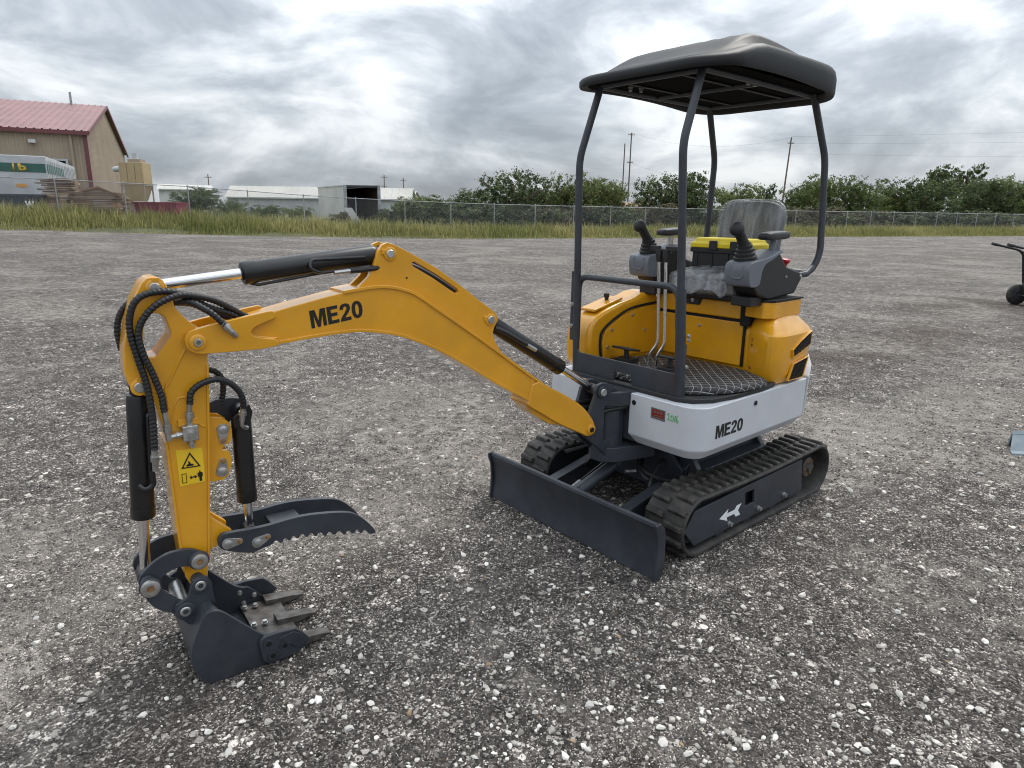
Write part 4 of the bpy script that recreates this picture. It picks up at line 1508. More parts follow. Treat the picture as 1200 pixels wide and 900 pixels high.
ARM = [(1.993, 1.393), (1.973, 1.383), (1.962, 1.363), (1.961, 1.346), (1.942, 1.288), (1.915, 1.253), (1.891, 1.226), (1.859, 1.172), (1.882, 0.92), (1.902, 0.683), (1.931, 0.367), (1.939, 0.322), (1.968, 0.308), (1.994, 0.322), (2.007, 0.354), (2.012, 0.513), (2.013, 0.708), (2.015, 0.863), (2.031, 0.962), (2.038, 1.006), (2.059, 1.017), (2.083, 1.024), (2.097, 1.044), (2.104, 1.07), (2.109, 1.1), (2.104, 1.172), (2.086, 1.251), (2.06, 1.328), (2.034, 1.374), (2.015, 1.39)]
ARMHOLE = [(2.016, 1.28), (1.991, 1.276), (1.978, 1.262), (1.966, 1.216), (1.97, 1.2), (2.016, 1.142), (2.038, 1.141), (2.047, 1.156), (2.047, 1.191), (2.039, 1.247), (2.03, 1.272)]
UPLUG = [(1.892, 0.915), (1.838, 0.904), (1.815, 0.884), (1.806, 0.857), (1.807, 0.826), (1.819, 0.804), (1.835, 0.803), (1.844, 0.784), (1.825, 0.781), (1.816, 0.761), (1.817, 0.729), (1.829, 0.691), (1.851, 0.675), (1.914, 0.678)]
LOWLUG = [(1.925, 0.587), (1.911, 0.567), (1.894, 0.54), (1.868, 0.514), (1.842, 0.488), (1.843, 0.472), (1.88, 0.473), (1.895, 0.439), (1.924, 0.432), (1.939, 0.436)]
THUMB = [(1.897, 0.474), (1.886, 0.493), (1.867, 0.495), (1.767, 0.486), (1.703, 0.486), (1.636, 0.491), (1.576, 0.488), (1.515, 0.479), (1.452, 0.467), (1.406, 0.453), (1.379, 0.434), (1.351, 0.407), (1.323, 0.372), (1.305, 0.339), (1.339, 0.351), (1.353, 0.363), (1.37, 0.36), (1.386, 0.372), (1.403, 0.366), (1.424, 0.378), (1.438, 0.371), (1.461, 0.386), (1.479, 0.383), (1.5, 0.394), (1.515, 0.389), (1.537, 0.402), (1.553, 0.397), (1.568, 0.408), (1.586, 0.404), (1.606, 0.415), (1.62, 0.408), (1.637, 0.415), (1.651, 0.41), (1.668, 0.414), (1.682, 0.408), (1.7, 0.414), (1.715, 0.406), (1.741, 0.403), (1.766, 0.398), (1.79, 0.395), (1.829, 0.409), (1.866, 0.426), (1.887, 0.438), (1.897, 0.455)]
LINK1 = [(1.96, 0.452), (1.941, 0.437), (1.936, 0.413), (1.944, 0.389), (1.965, 0.385), (1.984, 0.4), (2.02, 0.41), (2.052, 0.406), (2.078, 0.391), (2.093, 0.37), (2.095, 0.354), (2.106, 0.338), (2.125, 0.338), (2.144, 0.356), (2.152, 0.382), (2.147, 0.41), (2.129, 0.429), (2.099, 0.453), (2.064, 0.468), (2.021, 0.472), (1.986, 0.467)]
LINK2 = [(2.119, 0.417), (2.101, 0.4), (2.095, 0.377), (2.085, 0.352), (2.067, 0.326), (2.051, 0.311), (2.041, 0.297), (2.025, 0.287), (2.003, 0.266), (2.0, 0.243), (2.011, 0.229), (2.03, 0.227), (2.049, 0.242), (2.064, 0.256), (2.094, 0.274), (2.119, 0.299), (2.138, 0.336), (2.149, 0.378), (2.144, 0.406)]
EAR = [(1.967, 0.375), (1.946, 0.362), (1.936, 0.339), (1.933, 0.288), (1.929, 0.26), (1.956, 0.215), (1.988, 0.227), (2.009, 0.199), (2.023, 0.205), (2.047, 0.24), (2.06, 0.272), (2.054, 0.291), (2.032, 0.297), (2.013, 0.308), (2.002, 0.339), (1.995, 0.363)]
SIDE = [(1.942, 0.278), (1.921, 0.262), (1.867, 0.199), (1.81, 0.135), (1.78, 0.116), (1.748, 0.109), (1.671, 0.01), (1.773, -0.019), (1.869, -0.013), (1.937, -0.008), (1.982, 0.001), (2.002, 0.019), (2.021, 0.048), (2.035, 0.09), (2.038, 0.122), (2.033, 0.164), (2.017, 0.202), (2.002, 0.235), (1.99, 0.265), (1.97, 0.282)]
CUTTER = [(1.798, 0.128), (1.758, 0.129), (1.693, 0.122), (1.669, 0.099), (1.636, 0.054), (1.683, 0.022), (1.717, 0.017), (1.791, 0.012), (1.812, 0.033), (1.817, 0.069), (1.821, 0.107), (1.814, 0.121)]
HA = [(2.056, 0.085, 0.844), (2.05, 0.08, 0.954), (2.054, 0.075, 1.055), (2.069, 0.075, 1.14), (2.081, 0.075, 1.221), (2.077, 0.077, 1.277), (2.057, 0.08, 1.323), (2.019, 0.075, 1.344), (1.961, 0.07, 1.346), (1.908, 0.055, 1.327), (1.84, 0.04, 1.284), (1.776, 0.03, 1.257), (1.738, 0.02, 1.23)]
HB = [(2.015, 0.085, 0.967), (2.018, 0.083, 1.018), (2.033, 0.08, 1.087), (2.054, 0.083, 1.156), (2.061, 0.085, 1.221), (2.043, 0.087, 1.268), (2.003, 0.09, 1.309), (1.949, 0.08, 1.331), (1.903, 0.07, 1.331), (1.832, 0.05, 1.31), (1.774, 0.03, 1.276), (1.735, 0.015, 1.25), (1.687, 0.0, 1.224)]
HC = [(2.098, -0.075, 1.149), (2.102, -0.073, 1.217), (2.088, -0.071, 1.267), (2.059, -0.067, 1.302), (2.025, -0.062, 1.317), (1.968, -0.053, 1.311), (1.925, -0.04, 1.297), (1.881, -0.029, 1.291), (1.829, -0.024, 1.262), (1.766, -0.02, 1.236)]
HD = [(1.812, 0.1, 1.233), (1.845, 0.094, 1.27), (1.872, 0.084, 1.291), (1.904, 0.066, 1.31), (1.944, 0.036, 1.307), (1.973, 0.0, 1.296)]
HDF = [(1.818, 0.1, 1.239), (1.796, 0.1, 1.212), (1.778, 0.1, 1.191)]
HE = [(1.939, 0.085, 0.978), (1.93, 0.083, 1.017), (1.896, 0.081, 1.042), (1.85, 0.077, 1.049), (1.809, 0.073, 1.031), (1.779, 0.069, 0.996), (1.768, 0.064, 0.959), (1.768, 0.06, 0.93)]
HF = [(1.859, -0.04, 1.061), (1.828, -0.043, 1.05), (1.808, -0.045, 1.023), (1.805, -0.048, 0.983), (1.818, -0.05, 0.922)]

# ------------------------------------------------------------------ mini excavator (x forward, y to its left, swing centre over the origin)
EX = empty('mini_excavator', (0, 0, 0))
tag(EX, 'yellow and white mini excavator with canopy, bucket and thumb on the gravel', 'excavator')
AL = R(-5)
PV = Vector((0.70, 0, 0))
BU = Vector((math.cos(AL), math.sin(AL), 0))
BV = Vector((-math.sin(AL), math.cos(AL), 0))


def bf(u, v, w):
    """point in the plane of the swung boom: u out along it, v to its left, w height"""
    return PV + BU * u + BV * v + Vector((0, 0, w))


def xz(a, t, b):
    return Vector((a, t, b))


def xy(a, t, b):
    return Vector((a, b, t))


def yz(a, t, b):
    return Vector((t, a, b))


def pin(name, u, w, v0, v1, r, parent, material='steel', ring=None, socket=False):
    """pin head with chamfer, optional boss ring, optional socket"""
    s = 1 if v1 > v0 else -1
    L_ = abs(v1 - v0)
    prof = [(0, r), (L_ - 0.003, r), (L_, r * 0.85)]
    if socket:
        prof += [(L_, r * 0.5), (L_ - 0.006, r * 0.5)]
    o = MB().lathe(bf(u, v0, w), BV * s, prof, 20).build(name, material, parent)
    if ring:
        MB().lathe(bf(u, v0, w), BV * s, [(0, ring[0]), (ring[1] - 0.002, ring[0]), (ring[1], ring[0] - 0.003), (ring[1], r * 1.02)], 22).build('boss', ring[2], parent)
    return o


def hexbolt(p, axis_, r, h, parent, material='steel', name='bolt'):
    return MB().lathe(p, axis_, [(0, r * 1.35), (h * 0.25, r * 1.35), (h * 0.25, r), (h, r), (h * 1.05, r * 0.7)], 6 if r < 0.006 else 8).build(name, material, parent)


# ---- boom
boom = plate('boom', chaikin(BEAM), -0.062, 0.062, bf, 'yellow_paint', EX, bevel=0.004)
slot = SLOT
for s in (1, -1):
    plate('upper_web', FIN, 0.030 * s, 0.050 * s, bf, 'yellow_paint', boom, holes=[slot], bevel=0.002)
    plate('fork_plate', chaikin(FORK), 0.066 * s, 0.086 * s, bf, 'yellow_paint', boom, bevel=0.003)
plate('web_filler', [(1.23, 1.30), (1.18, 1.36), (1.0, 1.28), (0.80, 1.15), (0.74, 1.06), (0.80, 1.08), (1.02, 1.225)], -0.0295, 0.0295, bf, 'yellow_paint', boom, bevel=0)
for k_ in range(2):
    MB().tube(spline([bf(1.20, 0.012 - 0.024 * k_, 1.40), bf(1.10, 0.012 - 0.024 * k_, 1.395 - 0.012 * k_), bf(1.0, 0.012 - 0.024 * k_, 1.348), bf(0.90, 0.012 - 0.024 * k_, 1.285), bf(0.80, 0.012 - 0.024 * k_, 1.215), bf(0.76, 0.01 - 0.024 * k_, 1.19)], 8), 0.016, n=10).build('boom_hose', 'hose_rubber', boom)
plate('slot_shade', [(1.13, 1.43), (1.10, 1.44), (0.98, 1.375), (0.86, 1.29), (0.86, 1.24), (0.98, 1.31), (1.12, 1.385)], -0.006, 0.006, bf, 'gap', boom, bevel=0)  # black sheet added between the webs, paints the shade seen through the slot
foot = plate('boom_foot', chaikin(FOOT), -0.072, 0.072, bf, 'yellow_paint', boom, bevel=0.006)


def ridge(name, pts, v0, v1, half, parent, material='yellow_paint', close=False):
    """edge flange running along a profile line"""
    mb = MB()
    rg = []
    for i, (u, w) in enumerate(pts):
        a = pts[max(0, i - 1)]
        b = pts[min(len(pts) - 1, i + 1)]
        d = Vector((b[0] - a[0], b[1] - a[1])).normalized()
        n = Vector((-d.y, d.x)) * half
        rg.append([bf(u + n.x, v0, w + n.y), bf(u - n.x, v0, w - n.y), bf(u - n.x, v1, w - n.y), bf(u + n.x, v1, w + n.y)])
    return mb.loft(rg).build(name, material, parent, bevel=0.002)


top_line = [(p.x, p.y) for p in spline([Vector((a, b, 0)) for a, b in BEAM[2:14]], 3)]
bot_line = [(p.x, p.y) for p in spline([Vector((a, b, 0)) for a, b in BEAM[14:26]], 3)]
ridge('top_flange', top_line, -0.070, 0.070, 0.006, boom)
ridge('bottom_flange', bot_line, -0.070, 0.070, 0.006, boom)
plate('foot_gusset', [(0.545, 0.755), (0.50, 0.70), (0.40, 0.635), (0.34, 0.615), (0.36, 0.66), (0.45, 0.72)], -0.055, 0.055, bf, 'yellow_paint', boom, bevel=0.004)
pin('pivot_pin', 1.896, 1.181, 0.086, 0.100, 0.014, boom, 'steel', (0.026, 0.008, 'yellow_paint'), True)
pin('cylinder_pin', 1.193, 1.445, 0.050, 0.062, 0.016, boom, 'steel', (0.026, 0.007, 'yellow_paint'))
pin('cylinder_pin', 0.734, 1.158, 0.050, 0.062, 0.017, boom, 'steel', (0.026, 0.007, 'yellow_paint'))
pin('foot_pin', 0.145, 0.566, 0.072, 0.086, 0.013, boom, 'black_paint', (0.026, 0.008, 'yellow_paint'), True)
for s in (1, -1):
    weldp = [bf(u, 0.064 * s, w) for u, w in ((1.638, 1.24), (1.675, 1.23), (1.716, 1.214), (1.727, 1.198), (1.718, 1.183), (1.68, 1.173), (1.638, 1.166))]
    MB().tube(spline(weldp, 5), 0.004, n=7).build('weld_bead', 'yellow_paint', boom)
    MB().tube([bf(0.508, 0.063 * s, 0.872), bf(0.530, 0.063 * s, 0.775)], 0.005, n=7).build('weld_bead', 'yellow_paint', boom)
for u, w in ((1.193, 1.445), (0.734, 1.158)):
    MB().obox(bf(u + 0.026, 0.053, w + 0.008), BU * 0.008, BV * 0.004, (0, 0, 0.010)).build('keeper_tab', 'yellow_paint', boom, bevel=0.002)
MB().cyl(bf(1.125, 0.050, 1.352), bf(1.125, 0.0515, 1.352), 0.004, n=10).build('grease_hole', 'gap', boom)
bold_word('ME20', bf(1.512, 0.062, 1.189), -BU * 0.198 + Vector((0, 0, 0.028)), Vector((0, 0, 1)) * 0.99 + BU * 0.10, 0.200, 0.064, 'black_print', boom)

# ---- arm (dipper)
arm_outline = ARM[:9] + ARM[9:]
arm = plate('arm', arm_outline, -0.055, 0.055, bf, 'yellow_paint', EX, holes=[ARMHOLE], bevel=0.005)
# box section edges and weld seams
ridge('front_edge', [(1.868, 1.10), (1.882, 0.92), (1.902, 0.683), (1.929, 0.39)], -0.061, 0.061, 0.004, arm)
ridge('rear_edge', [(2.017, 0.855), (2.015, 0.708), (2.013, 0.513), (2.008, 0.38)], -0.061, 0.061, 0.004, arm)


def weld(pts, v, r, parent):
    return MB().tube(spline([bf(u, v, w) for u, w in pts], 5), r, n=7).build('weld_bead', 'yellow_paint', parent)


weld([(1.925, 1.165), (1.955, 1.115), (1.985, 1.06), (2.0, 1.035), (1.998, 1.0), (1.998, 0.97)], 0.055, 0.005, arm)
weld([(2.012, 0.885), (1.995, 0.92), (1.975, 0.985), (1.955, 0.998), (1.938, 0.985), (1.915, 0.905), (1.895, 0.885)], 0.055, 0.0035, arm)
MB().lathe(bf(1.896, -0.062, 1.181), BV, [(0, 0.042), (0.124, 0.042)], 24).build('pivot_boss', 'yellow_paint', arm)
for u, w, nm in ((1.997, 1.358, 'rod_pin'), (2.072, 1.048, 'cylinder_pin')):
    pin(nm, u, w, 0.055, 0.064, 0.017, arm, 'steel', (0.027, 0.006, 'yellow_paint'))
    MB().obox(bf(u - 0.004, 0.058, w + 0.026), BU * 0.012, BV * 0.004, (0, 0, 0.006)).build('keeper_tab', 'yellow_paint', arm, bevel=0.002)
for s in (1, -1):
    plate('thumb_cylinder_lug', UPLUG, 0.018 * s, 0.035 * s, bf, 'yellow_paint', arm, bevel=0.002)
    plate('thumb_lug', LOWLUG, 0.030 * s, 0.052 * s, bf, 'yellow_paint', arm, bevel=0.003)


def teardrop(u, w, u2, w2, v, parent, r=0.021, r2=0.012):
    """zinc keeper plate with a pin head and a small bolt"""
    d = Vector((u2 - u, w2 - w))
    a = math.atan2(d.y, d.x)
    pts = [(u + r * math.cos(a + math.pi / 2 + 1.0 * math.pi * i / 10 + 0.15), w + r * math.sin(a + math.pi / 2 + 1.0 * math.pi * i / 10 + 0.15)) for i in range(10)]
    pts += [(u2 + r2 * math.cos(a - math.pi / 2 + math.pi * i / 6), w2 + r2 * math.sin(a - math.pi / 2 + math.pi * i / 6)) for i in range(7)]
    k = plate('keeper_plate', pts, v, v + 0.005, bf, 'steel', parent, bevel=0.001)
    MB().lathe(bf(u, v + 0.005, w), BV, [(0, r * 0.72), (0.004, r * 0.7), (0.007, r * 0.4)], 16).build('pin_head', 'steel', k)
    hexbolt(bf(u2, v + 0.005, w2), BV, 0.0065, 0.007, k, 'brass')


teardrop(1.836, 0.86, 1.839, 0.82, 0.035, arm)
teardrop(1.851, 0.71, 1.846, 0.746, 0.035, arm)
# warning label
dec = plate('warning_label', [(1.992, 0.820), (1.911, 0.814), (1.911, 0.692), (1.991, 0.691)], 0.055, 0.0565, bf, 'decal_yellow', arm, bevel=0)


def strokes(name, loops, v, material, parent, holes=None):
    for i, lp in enumerate(loops):
        plate(name, lp, v, v + 0.0009, bf, material, parent, holes=(holes[i] if holes and holes[i] else ()), bevel=0)


DV = 0.0566
strokes('label_print', [[(1.982, 0.752), (1.921, 0.750), (1.951, 0.806)],
                        [(1.968, 0.734), (1.983, 0.734), (1.983, 0.700), (1.968, 0.700)],
                        [(1.960, 0.716), (1.953, 0.723), (1.953, 0.718), (1.943, 0.718), (1.943, 0.723), (1.936, 0.716), (1.943, 0.709), (1.943, 0.714), (1.953, 0.714), (1.953, 0.709)],
                        [(1.928, 0.735), (1.924, 0.735), (1.924, 0.729), (1.918, 0.727), (1.918, 0.714), (1.921, 0.714), (1.922, 0.697), (1.929, 0.697), (1.930, 0.714), (1.934, 0.714), (1.934, 0.727), (1.928, 0.729)],
                        [(1.963, 0.757), (1.944, 0.757), (1.942, 0.762), (1.951, 0.765), (1.955, 0.775), (1.959, 0.775), (1.958, 0.766), (1.966, 0.762)],
                        ], DV, 'black_print', dec,
        [[[(1.975, 0.7555), (1.9285, 0.754), (1.951, 0.797)]], [[(1.970, 0.732), (1.981, 0.732), (1.981, 0.702), (1.970, 0.702)]], None, None, None])
# shut-off valve block with fittings
vb = MB().obox(bf(1.945, 0.072, 0.879), BU * 0.024, BV * 0.015, (0, 0, 0.026)).build('valve_block', 'steel', EX, bevel=0.003)
MB().obox(bf(1.945, 0.059, 0.912), BU * 0.032, BV * 0.005, (0, 0, 0.012)).build('mounting_tab', 'yellow_paint', vb, bevel=0.002)
for su in (-1, 1):
    for sw in (-1, 1):
        hexbolt(bf(1.945 + su * 0.017, 0.087, 0.879 + sw * 0.019), BV, 0.0035, 0.004, vb)
MB().lathe(bf(1.945, 0.087, 0.879), BV, [(0, 0.013), (0.005, 0.013), (0.005, 0.009), (0.014, 0.008)], 12).build('valve_stem', 'steel', vb)


def fitting(a, b, parent, r=0.009):
    a, b = Vector(a), Vector(b)
    d = b - a
    mb = MB()
    mb.lathe(a, d, [(0, r), (d.length * 0.30, r), (d.length * 0.30, r * 1.35), (d.length * 0.55, r * 1.35), (d.length * 0.55, r * 0.95), (d.length, r * 0.95)], 8)
    return mb.build('hose_fitting', 'steel', parent, smooth=30)


fitting(bf(1.945, 0.072, 0.905), bf(1.939, 0.082, 0.985), vb, 0.010)
fitting(bf(1.945, 0.072, 0.853), bf(1.943, 0.072, 0.825), vb, 0.009)
fitting(bf(1.969, 0.072, 0.878), bf(2.004, 0.076, 0.876), vb, 0.009)
fitting(bf(2.010, 0.076, 0.865), bf(2.014, 0.084, 0.965), vb, 0.010)

# ---- hydraulic hoses with spiral wrap


def hose(pts, r=0.0105, sp=0.11, name='hydraulic_hose', parent=EX):
    raw = spline([bf(*p) for p in pts], 24)
    path = [raw[0]]
    for q in raw[1:]:
        if (q - path[-1]).length >= 0.0026:
            k_ = max(1, round((q - path[-1]).length / 0.003))
            s_ = path[-1]
            path += [s_.lerp(q, j / k_) for j in range(1, k_ + 1)]
    return MB().tube(path, r, n=10, spiral=sp, pitch=0.013).build(name, 'hose_rubber', parent, smooth=60)


hose(HA)
hose(HB)
hose(HC)
hd = hose(HD)
fitting(bf(*HDF[0]), bf(1.790, 0.097, 1.206), hd, 0.010)
MB().tube([bf(1.79, 0.097, 1.206), bf(1.781, 0.094, 1.196), bf(1.778, 0.080, 1.190)], 0.010, n=10).build('hose_elbow', 'steel', hd)
he = hose(HE)
fitting(bf(1.768, 0.06, 0.935), bf(1.774, 0.052, 0.885), he, 0.0105)
MB().tube([bf(1.774, 0.052, 0.888), bf(1.775, 0.05, 0.87), bf(1.768, 0.045, 0.858), bf(1.756, 0.036, 0.852)], 0.008, n=8).build('hose_elbow', 'steel', he)
hose(HF)
fitting(bf(2.056, 0.085, 0.846), bf(2.058, 0.06, 0.765), EX.children[0] if False else he, 0.010)


# ---- hydraulic cylinders


def ram(name, a, b, body0, body1, r, rr, label=None, rod_mat='chrome', v=0.0):
    """cylinder from pin a to pin b; the barrel runs between the fractions body0 and body1"""
    A_, B2 = bf(a[0], v, a[1]), bf(b[0], v, b[1])
    d = B2 - A_
    Ln = d.length
    p0, p1 = A_ + d * body0, A_ + d * body1
    bl = (p1 - p0).length
    o = MB().lathe(p0, d, [(0, r * 0.55), (0.006, r * 0.92), (0.02, r), (bl - 0.045, r), (bl - 0.045, r * 1.06), (bl - 0.004, r * 1.06), (bl, r * 0.98), (bl, rr * 1.25), (bl + 0.006, rr * 1.25)], 24).build(name, 'black_paint', EX)
    MB().cyl(A_ + d * body1, B2 - d.normalized() * 0.02, rr, n=18).build('rod', rod_mat, o)
    MB().cyl(A_, p0 + d * 0.02, r * 0.7, n=14).build('base_eye', 'black_paint', o)
    MB().lathe(A_ - BV * 0.028, BV, [(0, r * 0.8), (0.056, r * 0.8)], 18).build('base_bush', 'black_paint', o)
    MB().lathe(B2 - BV * 0.028, BV, [(0, rr * 1.7), (0.056, rr * 1.7)], 18).build('rod_eye', 'black_paint', o)
    return o, A_, B2, d


ac, A_, B2, d = ram('arm_cylinder', (1.193, 1.445), (1.997, 1.358), 0.045, 0.655, 0.0375, 0.0185)
MB().tube(fillet([A_ + d * 0.10 + BV * 0.044 + Vector((0, 0, -0.035)), A_ + d * 0.34 + BV * 0.052 + Vector((0, 0, -0.032)), A_ + d * 0.385 + BV * 0.05 + Vector((0, 0, -0.010)), A_ + d * 0.37 + BV * 0.035 + Vector((0, 0, 0.016)), A_ + d * 0.12 + BV * 0.040 + Vector((0, 0, 0.0))], 0.02), 0.006, n=8).build('feed_pipe', 'black_paint', ac)
MB().tube(spline([A_ + d * 0.02 + BV * 0.03 + Vector((0, 0, -0.045)), A_ + d * 0.08 + BV * 0.045 + Vector((0, 0, -0.045)), A_ + d * 0.2 + BV * 0.05 + Vector((0, 0, -0.04))], 6), 0.011, n=8, spiral=0.1, pitch=0.013).build('feed_hose', 'hose_rubber', ac)
MB().cyl(A_ + d * 0.2 + BV * 0.05 + Vector((0, 0, -0.04)), A_ + d * 0.275 + BV * 0.05 + Vector((0, 0, -0.038)), 0.009, n=8).build('hose_fitting', 'steel', ac)
MB().tube([A_ + d * 0.32 + BV * 0.03 + Vector((0, 0, -0.035)), A_ + d * 0.6 + BV * 0.02 + Vector((0, 0, -0.044)), A_ + d * 0.63 + Vector((0, 0, -0.035))], 0.0055, n=8).build('feed_pipe', 'black_paint', ac)
bcyl, A_, B2, d = ram('bucket_cylinder', (2.072, 1.048), (2.121, 0.376), 0.045, 0.685, 0.036, 0.017)
MB().tube(fillet([A_ + d * 0.14 + BV * 0.02 + BU * -0.033, A_ + d * 0.14 + BV * 0.042 + BU * -0.02, A_ + d * 0.46 + BV * 0.042 + BU * -0.022], 0.02), 0.0065, n=8).build('feed_pipe', 'black_paint', bcyl)
MB().tube(fillet([A_ + d * 0.42 + BV * 0.05 + BU * -0.025, A_ + d * 0.50 + BV * 0.05 + BU * -0.03, A_ + d * 0.52 + BV * 0.05 + BU * -0.005, A_ + d * 0.50 + BV * 0.03 + BU * 0.01], 0.02), 0.009, n=8).build('feed_pipe', 'black_paint', bcyl)
boomc, A_, B2, d = ram('boom_cylinder', (0.734, 1.158), (0.070, 0.744), 0.035, 0.66, 0.036, 0.0185)
MB().tube(spline([A_ + d * 0.05 + BV * 0.035 + Vector((0, 0, -0.02)), A_ + d * 0.12 + BV * 0.045 + Vector((0, 0, -0.012)), A_ + d * 0.30 + BV * 0.046 + Vector((0, 0, -0.005))], 6), 0.011, n=8, spiral=0.1, pitch=0.013).build('feed_hose', 'hose_rubber', boomc)
MB().cyl(A_ + d * 0.30 + BV * 0.046 + Vector((0, 0, -0.005)), A_ + d * 0.38 + BV * 0.046 + Vector((0, 0, -0.002)), 0.0095, n=8).build('hose_fitting', 'steel', boomc)
MB().tube([A_ + d * 0.38 + BV * 0.046, A_ + d * 0.58 + BV * 0.042, A_ + d * 0.62 + BV * 0.03], 0.006, n=8).build('feed_pipe', 'black_paint', boomc)
thc, A_, B2, d = ram('thumb_cylinder', (1.765, 0.905), (1.770, 0.445), 0.03, 0.74, 0.034, 0.0155)
plate('cylinder_yoke', [(1.885, 0.905), (1.868, 0.935), (1.835, 0.948), (1.785, 0.948), (1.745, 0.94), (1.735, 0.91), (1.748, 0.875), (1.79, 0.865), (1.82, 0.84), (1.85, 0.84), (1.86, 0.88)], -0.058, -0.040, bf, 'dark_paint', thc, bevel=0.002)
plate('cylinder_yoke', [(1.80, 0.86), (1.80, 0.90), (1.745, 0.94), (1.735, 0.91), (1.748, 0.87)], 0.036, 0.05, bf, 'black_paint', thc, bevel=0.002)

# ---- thumb
THUMB = [(u, w + ((-0.010 if i % 2 == 0 else 0.009) if 14 <= i <= 35 else 0)) for i, (u, w) in enumerate(THUMB)]
THUMB = chaikin(THUMB)
thumb = plate('thumb', THUMB, 0.066, 0.086, bf, 'dark_paint', EX, bevel=0.0015)
plate('far_plate', THUMB, -0.086, -0.066, bf, 'dark_paint', thumb, bevel=0.0015)
teardrop(1.865, 0.456, 1.827, 0.455, 0.086, thumb)
teardrop(1.766, 0.433, 1.730, 0.444, 0.086, thumb)
MB().lathe(bf(1.865, -0.085, 0.456), BV, [(0, 0.018), (0.17, 0.018)], 16).build('pivot_shaft', 'steel', thumb)
MB().lathe(bf(1.768, -0.085, 0.440), BV, [(0, 0.015), (0.17, 0.015)], 16).build('rod_shaft', 'dark_paint', thumb)
MB().obox(bf(1.64, 0, 0.452), BU * 0.055, BV * 0.065, (0, 0, 0.007)).build('cross_plate', 'dark_paint', thumb)

# ---- bucket linkage
for s in (1, -1):
    l1 = plate('tipping_link', chaikin(LINK1), 0.062 * s, 0.078 * s, bf, 'dark_paint', EX, bevel=0.002)
    l2 = plate('bucket_link', chaikin(LINK2), 0.080 * s, 0.096 * s, bf, 'dark_paint', EX, bevel=0.002)
    if s > 0:
        MB().lathe(bf(1.963, 0.078, 0.419), BV, [(0, 0.034), (0.006, 0.034), (0.008, 0.030)], 22).build('boss', 'dark_paint', l1)
        MB().lathe(bf(1.963, 0.086, 0.419), BV, [(0, 0.028), (0.012, 0.027), (0.014, 0.022), (0.014, 0.011), (0.009, 0.011)], 24).build('pin_collar', 'steel', l1)
        MB().cyl(bf(1.963, 0.09, 0.419), bf(1.963, 0.098, 0.419), 0.0105, n=6).build('pin_screw', 'brass', l1)
        MB().lathe(bf(2.121, 0.096, 0.376), BV, [(0, 0.034), (0.005, 0.034), (0.007, 0.030)], 22).build('boss', 'dark_paint', l2)
        MB().lathe(bf(2.121, 0.103, 0.376), BV, [(0, 0.030), (0.012, 0.029), (0.014, 0.024), (0.014, 0.013), (0.009, 0.013)], 24).build('pin_collar', 'steel', l2)
        MB().cyl(bf(2.121, 0.106, 0.376), bf(2.121, 0.114, 0.376), 0.0125, n=6).build('pin_screw', 'brass', l2)
MB().lathe(bf(2.121, -0.10, 0.376), BV, [(0, 0.022), (0.2, 0.022)], 16).build('link_shaft', 'dark_paint', EX)

# ---- bucket
SIDE2 = [(u, max(w, 0.006)) for u, w in SIDE]
side_s = chaikin(SIDE2)
bucket = plate('bucket', side_s, 0.183, 0.200, bf, 'dark_paint', EX, bevel=0.002)
plate('far_side', side_s, -0.200, -0.183, bf, 'dark_paint', bucket, bevel=0.002)
# rolled shell: follows the back and floor of the side plates
shell = [(1.664, 0.014), (1.70, 0.008), (1.773, 0.006), (1.869, 0.006), (1.937, 0.008), (1.982, 0.012), (2.002, 0.026), (2.019, 0.050), (2.031, 0.090), (2.033, 0.122), (2.028, 0.162), (2.012, 0.200), (1.997, 0.232), (1.985, 0.260), (1.968, 0.274), (1.946, 0.272)]
sp_ = spline([Vector((u, w, 0)) for u, w in shell], 4)
mb = MB()
rg = []
for i, p in enumerate(sp_):
    a, b = sp_[max(0, i - 1)], sp_[min(len(sp_) - 1, i + 1)]
    dd = (b - a).normalized()
    n_ = Vector((dd.y, -dd.x, 0)) * 0.010          # inwards
    rg.append([bf(p.x, -0.183, p.y), bf(p.x, 0.183, p.y), bf(p.x - n_.x, 0.183, p.y - n_.y), bf(p.x - n_.x, -0.183, p.y - n_.y)])
mb.loft(rg)
mb.build('shell', 'dark_paint', bucket)
MB().obox(bf(1.72, 0, 0.026), BU * 0.075 + Vector((0, 0, 0.006)), BV * 0.182, (0, 0, 0.008)).build('cutting_edge', 'worn_steel', bucket, bevel=0.002)
for s in (1, -1):
    plate('ear', EAR, 0.098 * s, 0.112 * s, bf, 'dark_paint', bucket, bevel=0.002)
    c_ = plate('side_cutter', CUTTER, 0.200 * s, 0.218 * s, bf, 'dark_paint', bucket, bevel=0.004)
    for u, w in ((1.790, 0.098), (1.778, 0.046), (1.735, 0.070)):
        if s > 0:
            MB().lathe(bf(u, 0.218, w), BV, [(0, 0.017), (0.006, 0.0165), (0.006, 0.010), (0.001, 0.010)], 16).build('bolt_recess', 'dark_paint', c_)
            hexbolt(bf(u, 0.217, w), BV, 0.008, 0.005, c_, 'black_paint')
        else:
            hexbolt(bf(u, -0.183, w), BV, 0.008, 0.012, c_, 'steel')
    if s > 0:
        plate('cutter_rib', [(1.755, 0.105), (1.745, 0.110), (1.70, 0.115), (1.675, 0.098), (1.65, 0.060), (1.69, 0.045)], 0.218, 0.223, bf, 'dark_paint', c_, bevel=0.002)
    pin('bucket_pin', 1.972, 0.340, 0.112 * s, 0.120 * s, 0.018, bucket, 'steel', (0.030, 0.005, 'dark_paint'), True)
    pin('link_pin', 2.027, 0.260, 0.112 * s, 0.122 * s, 0.018, bucket, 'steel', (0.032, 0.005, 'dark_paint'), True)
